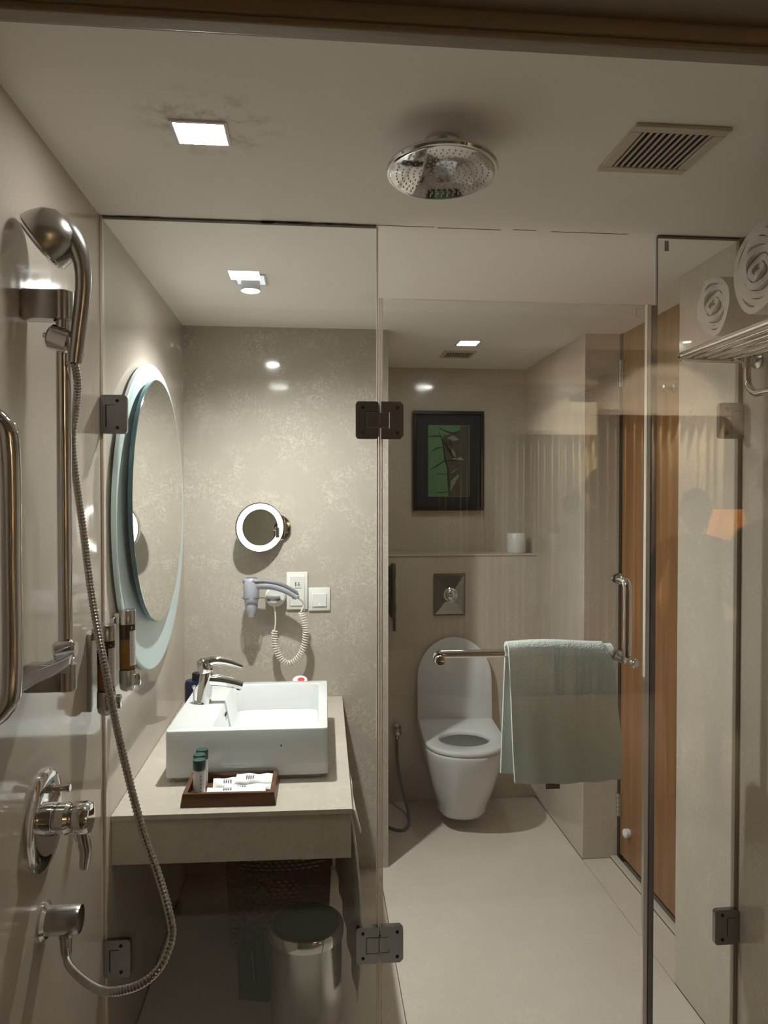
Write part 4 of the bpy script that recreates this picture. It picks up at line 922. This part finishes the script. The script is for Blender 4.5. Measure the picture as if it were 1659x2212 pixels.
# people standing in the bedroom (mirrored in the panes)
def skin_mesh(name, nodes, edges, mat, parent, root=0, sub=2):
    me = bpy.data.meshes.new(name); me.from_pydata([n[0] for n in nodes], edges, []); me.materials.append(M[mat])
    o = bpy.data.objects.new(name, me); COL.objects.link(o); o.parent = parent
    m = o.modifiers.new('skin', 'SKIN'); m.use_smooth_shade = True
    if not me.skin_vertices: bpy.context.view_layer.update()
    for i, n in enumerate(nodes):
        sv = me.skin_vertices[0].data[i]; sv.radius = n[1] if isinstance(n[1], tuple) else (n[1], n[1]); sv.use_root = (i == root)
    s = o.modifiers.new('sub', 'SUBSURF'); s.levels = sub; s.render_levels = sub
    return o
def hand(nodes, edges, wi, w, d, side):
    """palm and five fingers from wrist node wi; d = forearm direction"""
    w = Vector(w); d = Vector(d).normalized(); up = Vector((0, 0, 1)); lat = d.cross(up); lat = lat.normalized() if lat.length > .1 else Vector((1, 0, 0))
    dn = d.cross(lat).normalized()
    p = len(nodes); nodes.append((tuple(w + d * .05), (.034, .016))); edges.append((wi, p))
    q = len(nodes); nodes.append((tuple(w + d * .085), (.036, .014))); edges.append((p, q))
    for k, ln in enumerate((.068, .078, .072, .055)):
        a = q; b0 = w + d * .085 + lat * (.028 - .0187 * k) * side
        for s in (.12, .55, 1):
            n = len(nodes); nodes.append((tuple(b0 + d * ln * s + dn * .02 * s * s), .0085 - .001 * s)); edges.append((a, n)); a = n
    a = p
    for s, rr in ((.02, .012), (.05, .010), (.07, .008)):
        n = len(nodes); nodes.append((tuple(w + d * (.035 + s * .8) + lat * side * (.025 + s * .5)), rr)); edges.append((a, n)); a = n
def person(label, x, y, face, h, shirt, pose):
    t = thing('person', label, 'person', (x, y, 0), face); k = h / 1.7
    V = lambda *p: tuple(c * k for c in p)
    n = [(V(0, 0, .96), (.155 * k, .10 * k)), (V(0, 0, 1.12), (.14 * k, .09 * k)), (V(0, -.01, 1.30), (.165 * k, .105 * k)), (V(0, 0, 1.41), (.10 * k, .07 * k)), (V(0, 0, 1.47), .052 * k)]
    e = [(0, 1), (1, 2), (2, 3), (3, 4)]
    for s in (-1, 1):
        b = len(n); n += [(V(.10 * s, 0, .88), .09 * k), (V(.105 * s, -.01, .50), .056 * k), (V(.105 * s, .01, .10), .04 * k), (V(.105 * s, .0, .045), .042 * k), (V(.115 * s, -.12, .03), .035 * k)]
        e += [(0, b), (b, b + 1), (b + 1, b + 2), (b + 2, b + 3), (b + 3, b + 4)]
    for s in (-1, 1):
        b = len(n); el, wr = pose[s]
        n += [(V(.17 * s, 0, 1.385), .058 * k), (V(el[0] * s, el[1], el[2]), .043 * k), (V(wr[0] * s, wr[1], wr[2]), .030 * k)]
        e += [(3, b), (b, b + 1), (b + 1, b + 2)]
        d = Vector(wr) - Vector(el); d.x *= s
        hand(n, e, b + 2, V(wr[0] * s, wr[1], wr[2]), d, s)
    skin_mesh('body', n, e, shirt, t)
    # head with face
    bm = nb(); bmesh.ops.create_uvsphere(bm, u_segments=28, v_segments=20, radius=1)
    for v in bm.verts:
        c = v.co.copy(); v.co = Vector((c.x * .076, c.y * .096, c.z * .118))
        if c.z < -.1: v.co.x *= 1 + .28 * (c.z + .1); v.co.y *= 1 + .12 * (c.z + .1)
        if c.y < -.85 and -.45 < c.z < .05 and abs(c.x) < .2: v.co.y -= .018
    for s in (-1, 1):
        m = Matrix.Translation((.076 * s, .01, -.005)) @ Matrix.Diagonal((.010, .02, .032, 1)); bmesh.ops.create_uvsphere(bm, u_segments=10, v_segments=8, radius=1, matrix=m)
    bm.transform(Matrix.Translation((0, -.015, 1.59)) @ Matrix.Scale(1, 4)); bm.transform(Matrix.Scale(k, 4)); hd = obj('head', bm, 'skin', t, local=True)
    for s in (-1, 1):
        bm = nb(); bmesh.ops.create_uvsphere(bm, u_segments=10, v_segments=8, radius=.011 * k, matrix=Matrix.Translation((.03 * s * k, -.098 * k, 1.60 * k))); obj('eye', bm, 'hair', hd, local=True)
    bm = nb(); tube(bm, [(-.022 * k, -.1 * k, 1.532 * k), (0, -.106 * k, 1.53 * k), (.022 * k, -.1 * k, 1.532 * k)], .004 * k, 8); obj('mouth', bm, 'red', hd, local=True)
    bm = nb(); bmesh.ops.create_uvsphere(bm, u_segments=28, v_segments=20, radius=1)
    bmesh.ops.delete(bm, geom=[v for v in bm.verts if v.co.z < -.25 or (v.co.y < -.45 and v.co.z < .45)], context='VERTS')
    for v in bm.verts: v.co = Vector((v.co.x * .086, v.co.y * .106, v.co.z * .130))
    bm.transform(Matrix.Translation((0, -.008, 1.592))); bm.transform(Matrix.Scale(k, 4)); obj('hair', bm, 'hair', t, local=True)
    return t
down = ((.25, 0, 1.12), (.26, -.06, .86)); up_ = ((.30, -.08, 1.16), (.20, -.28, 1.34))
person('shorter person standing in the bedroom, mirrored as a dark figure beside the lamp', 1.90, -1.60, R(200), 1.53, 'cloth1', {-1: down, 1: down})
person('taller person with a raised arm, mirrored at the right edge of the glass', 1.70, -.60, R(170), 1.66, 'cloth2', {-1: up_, 1: up_})
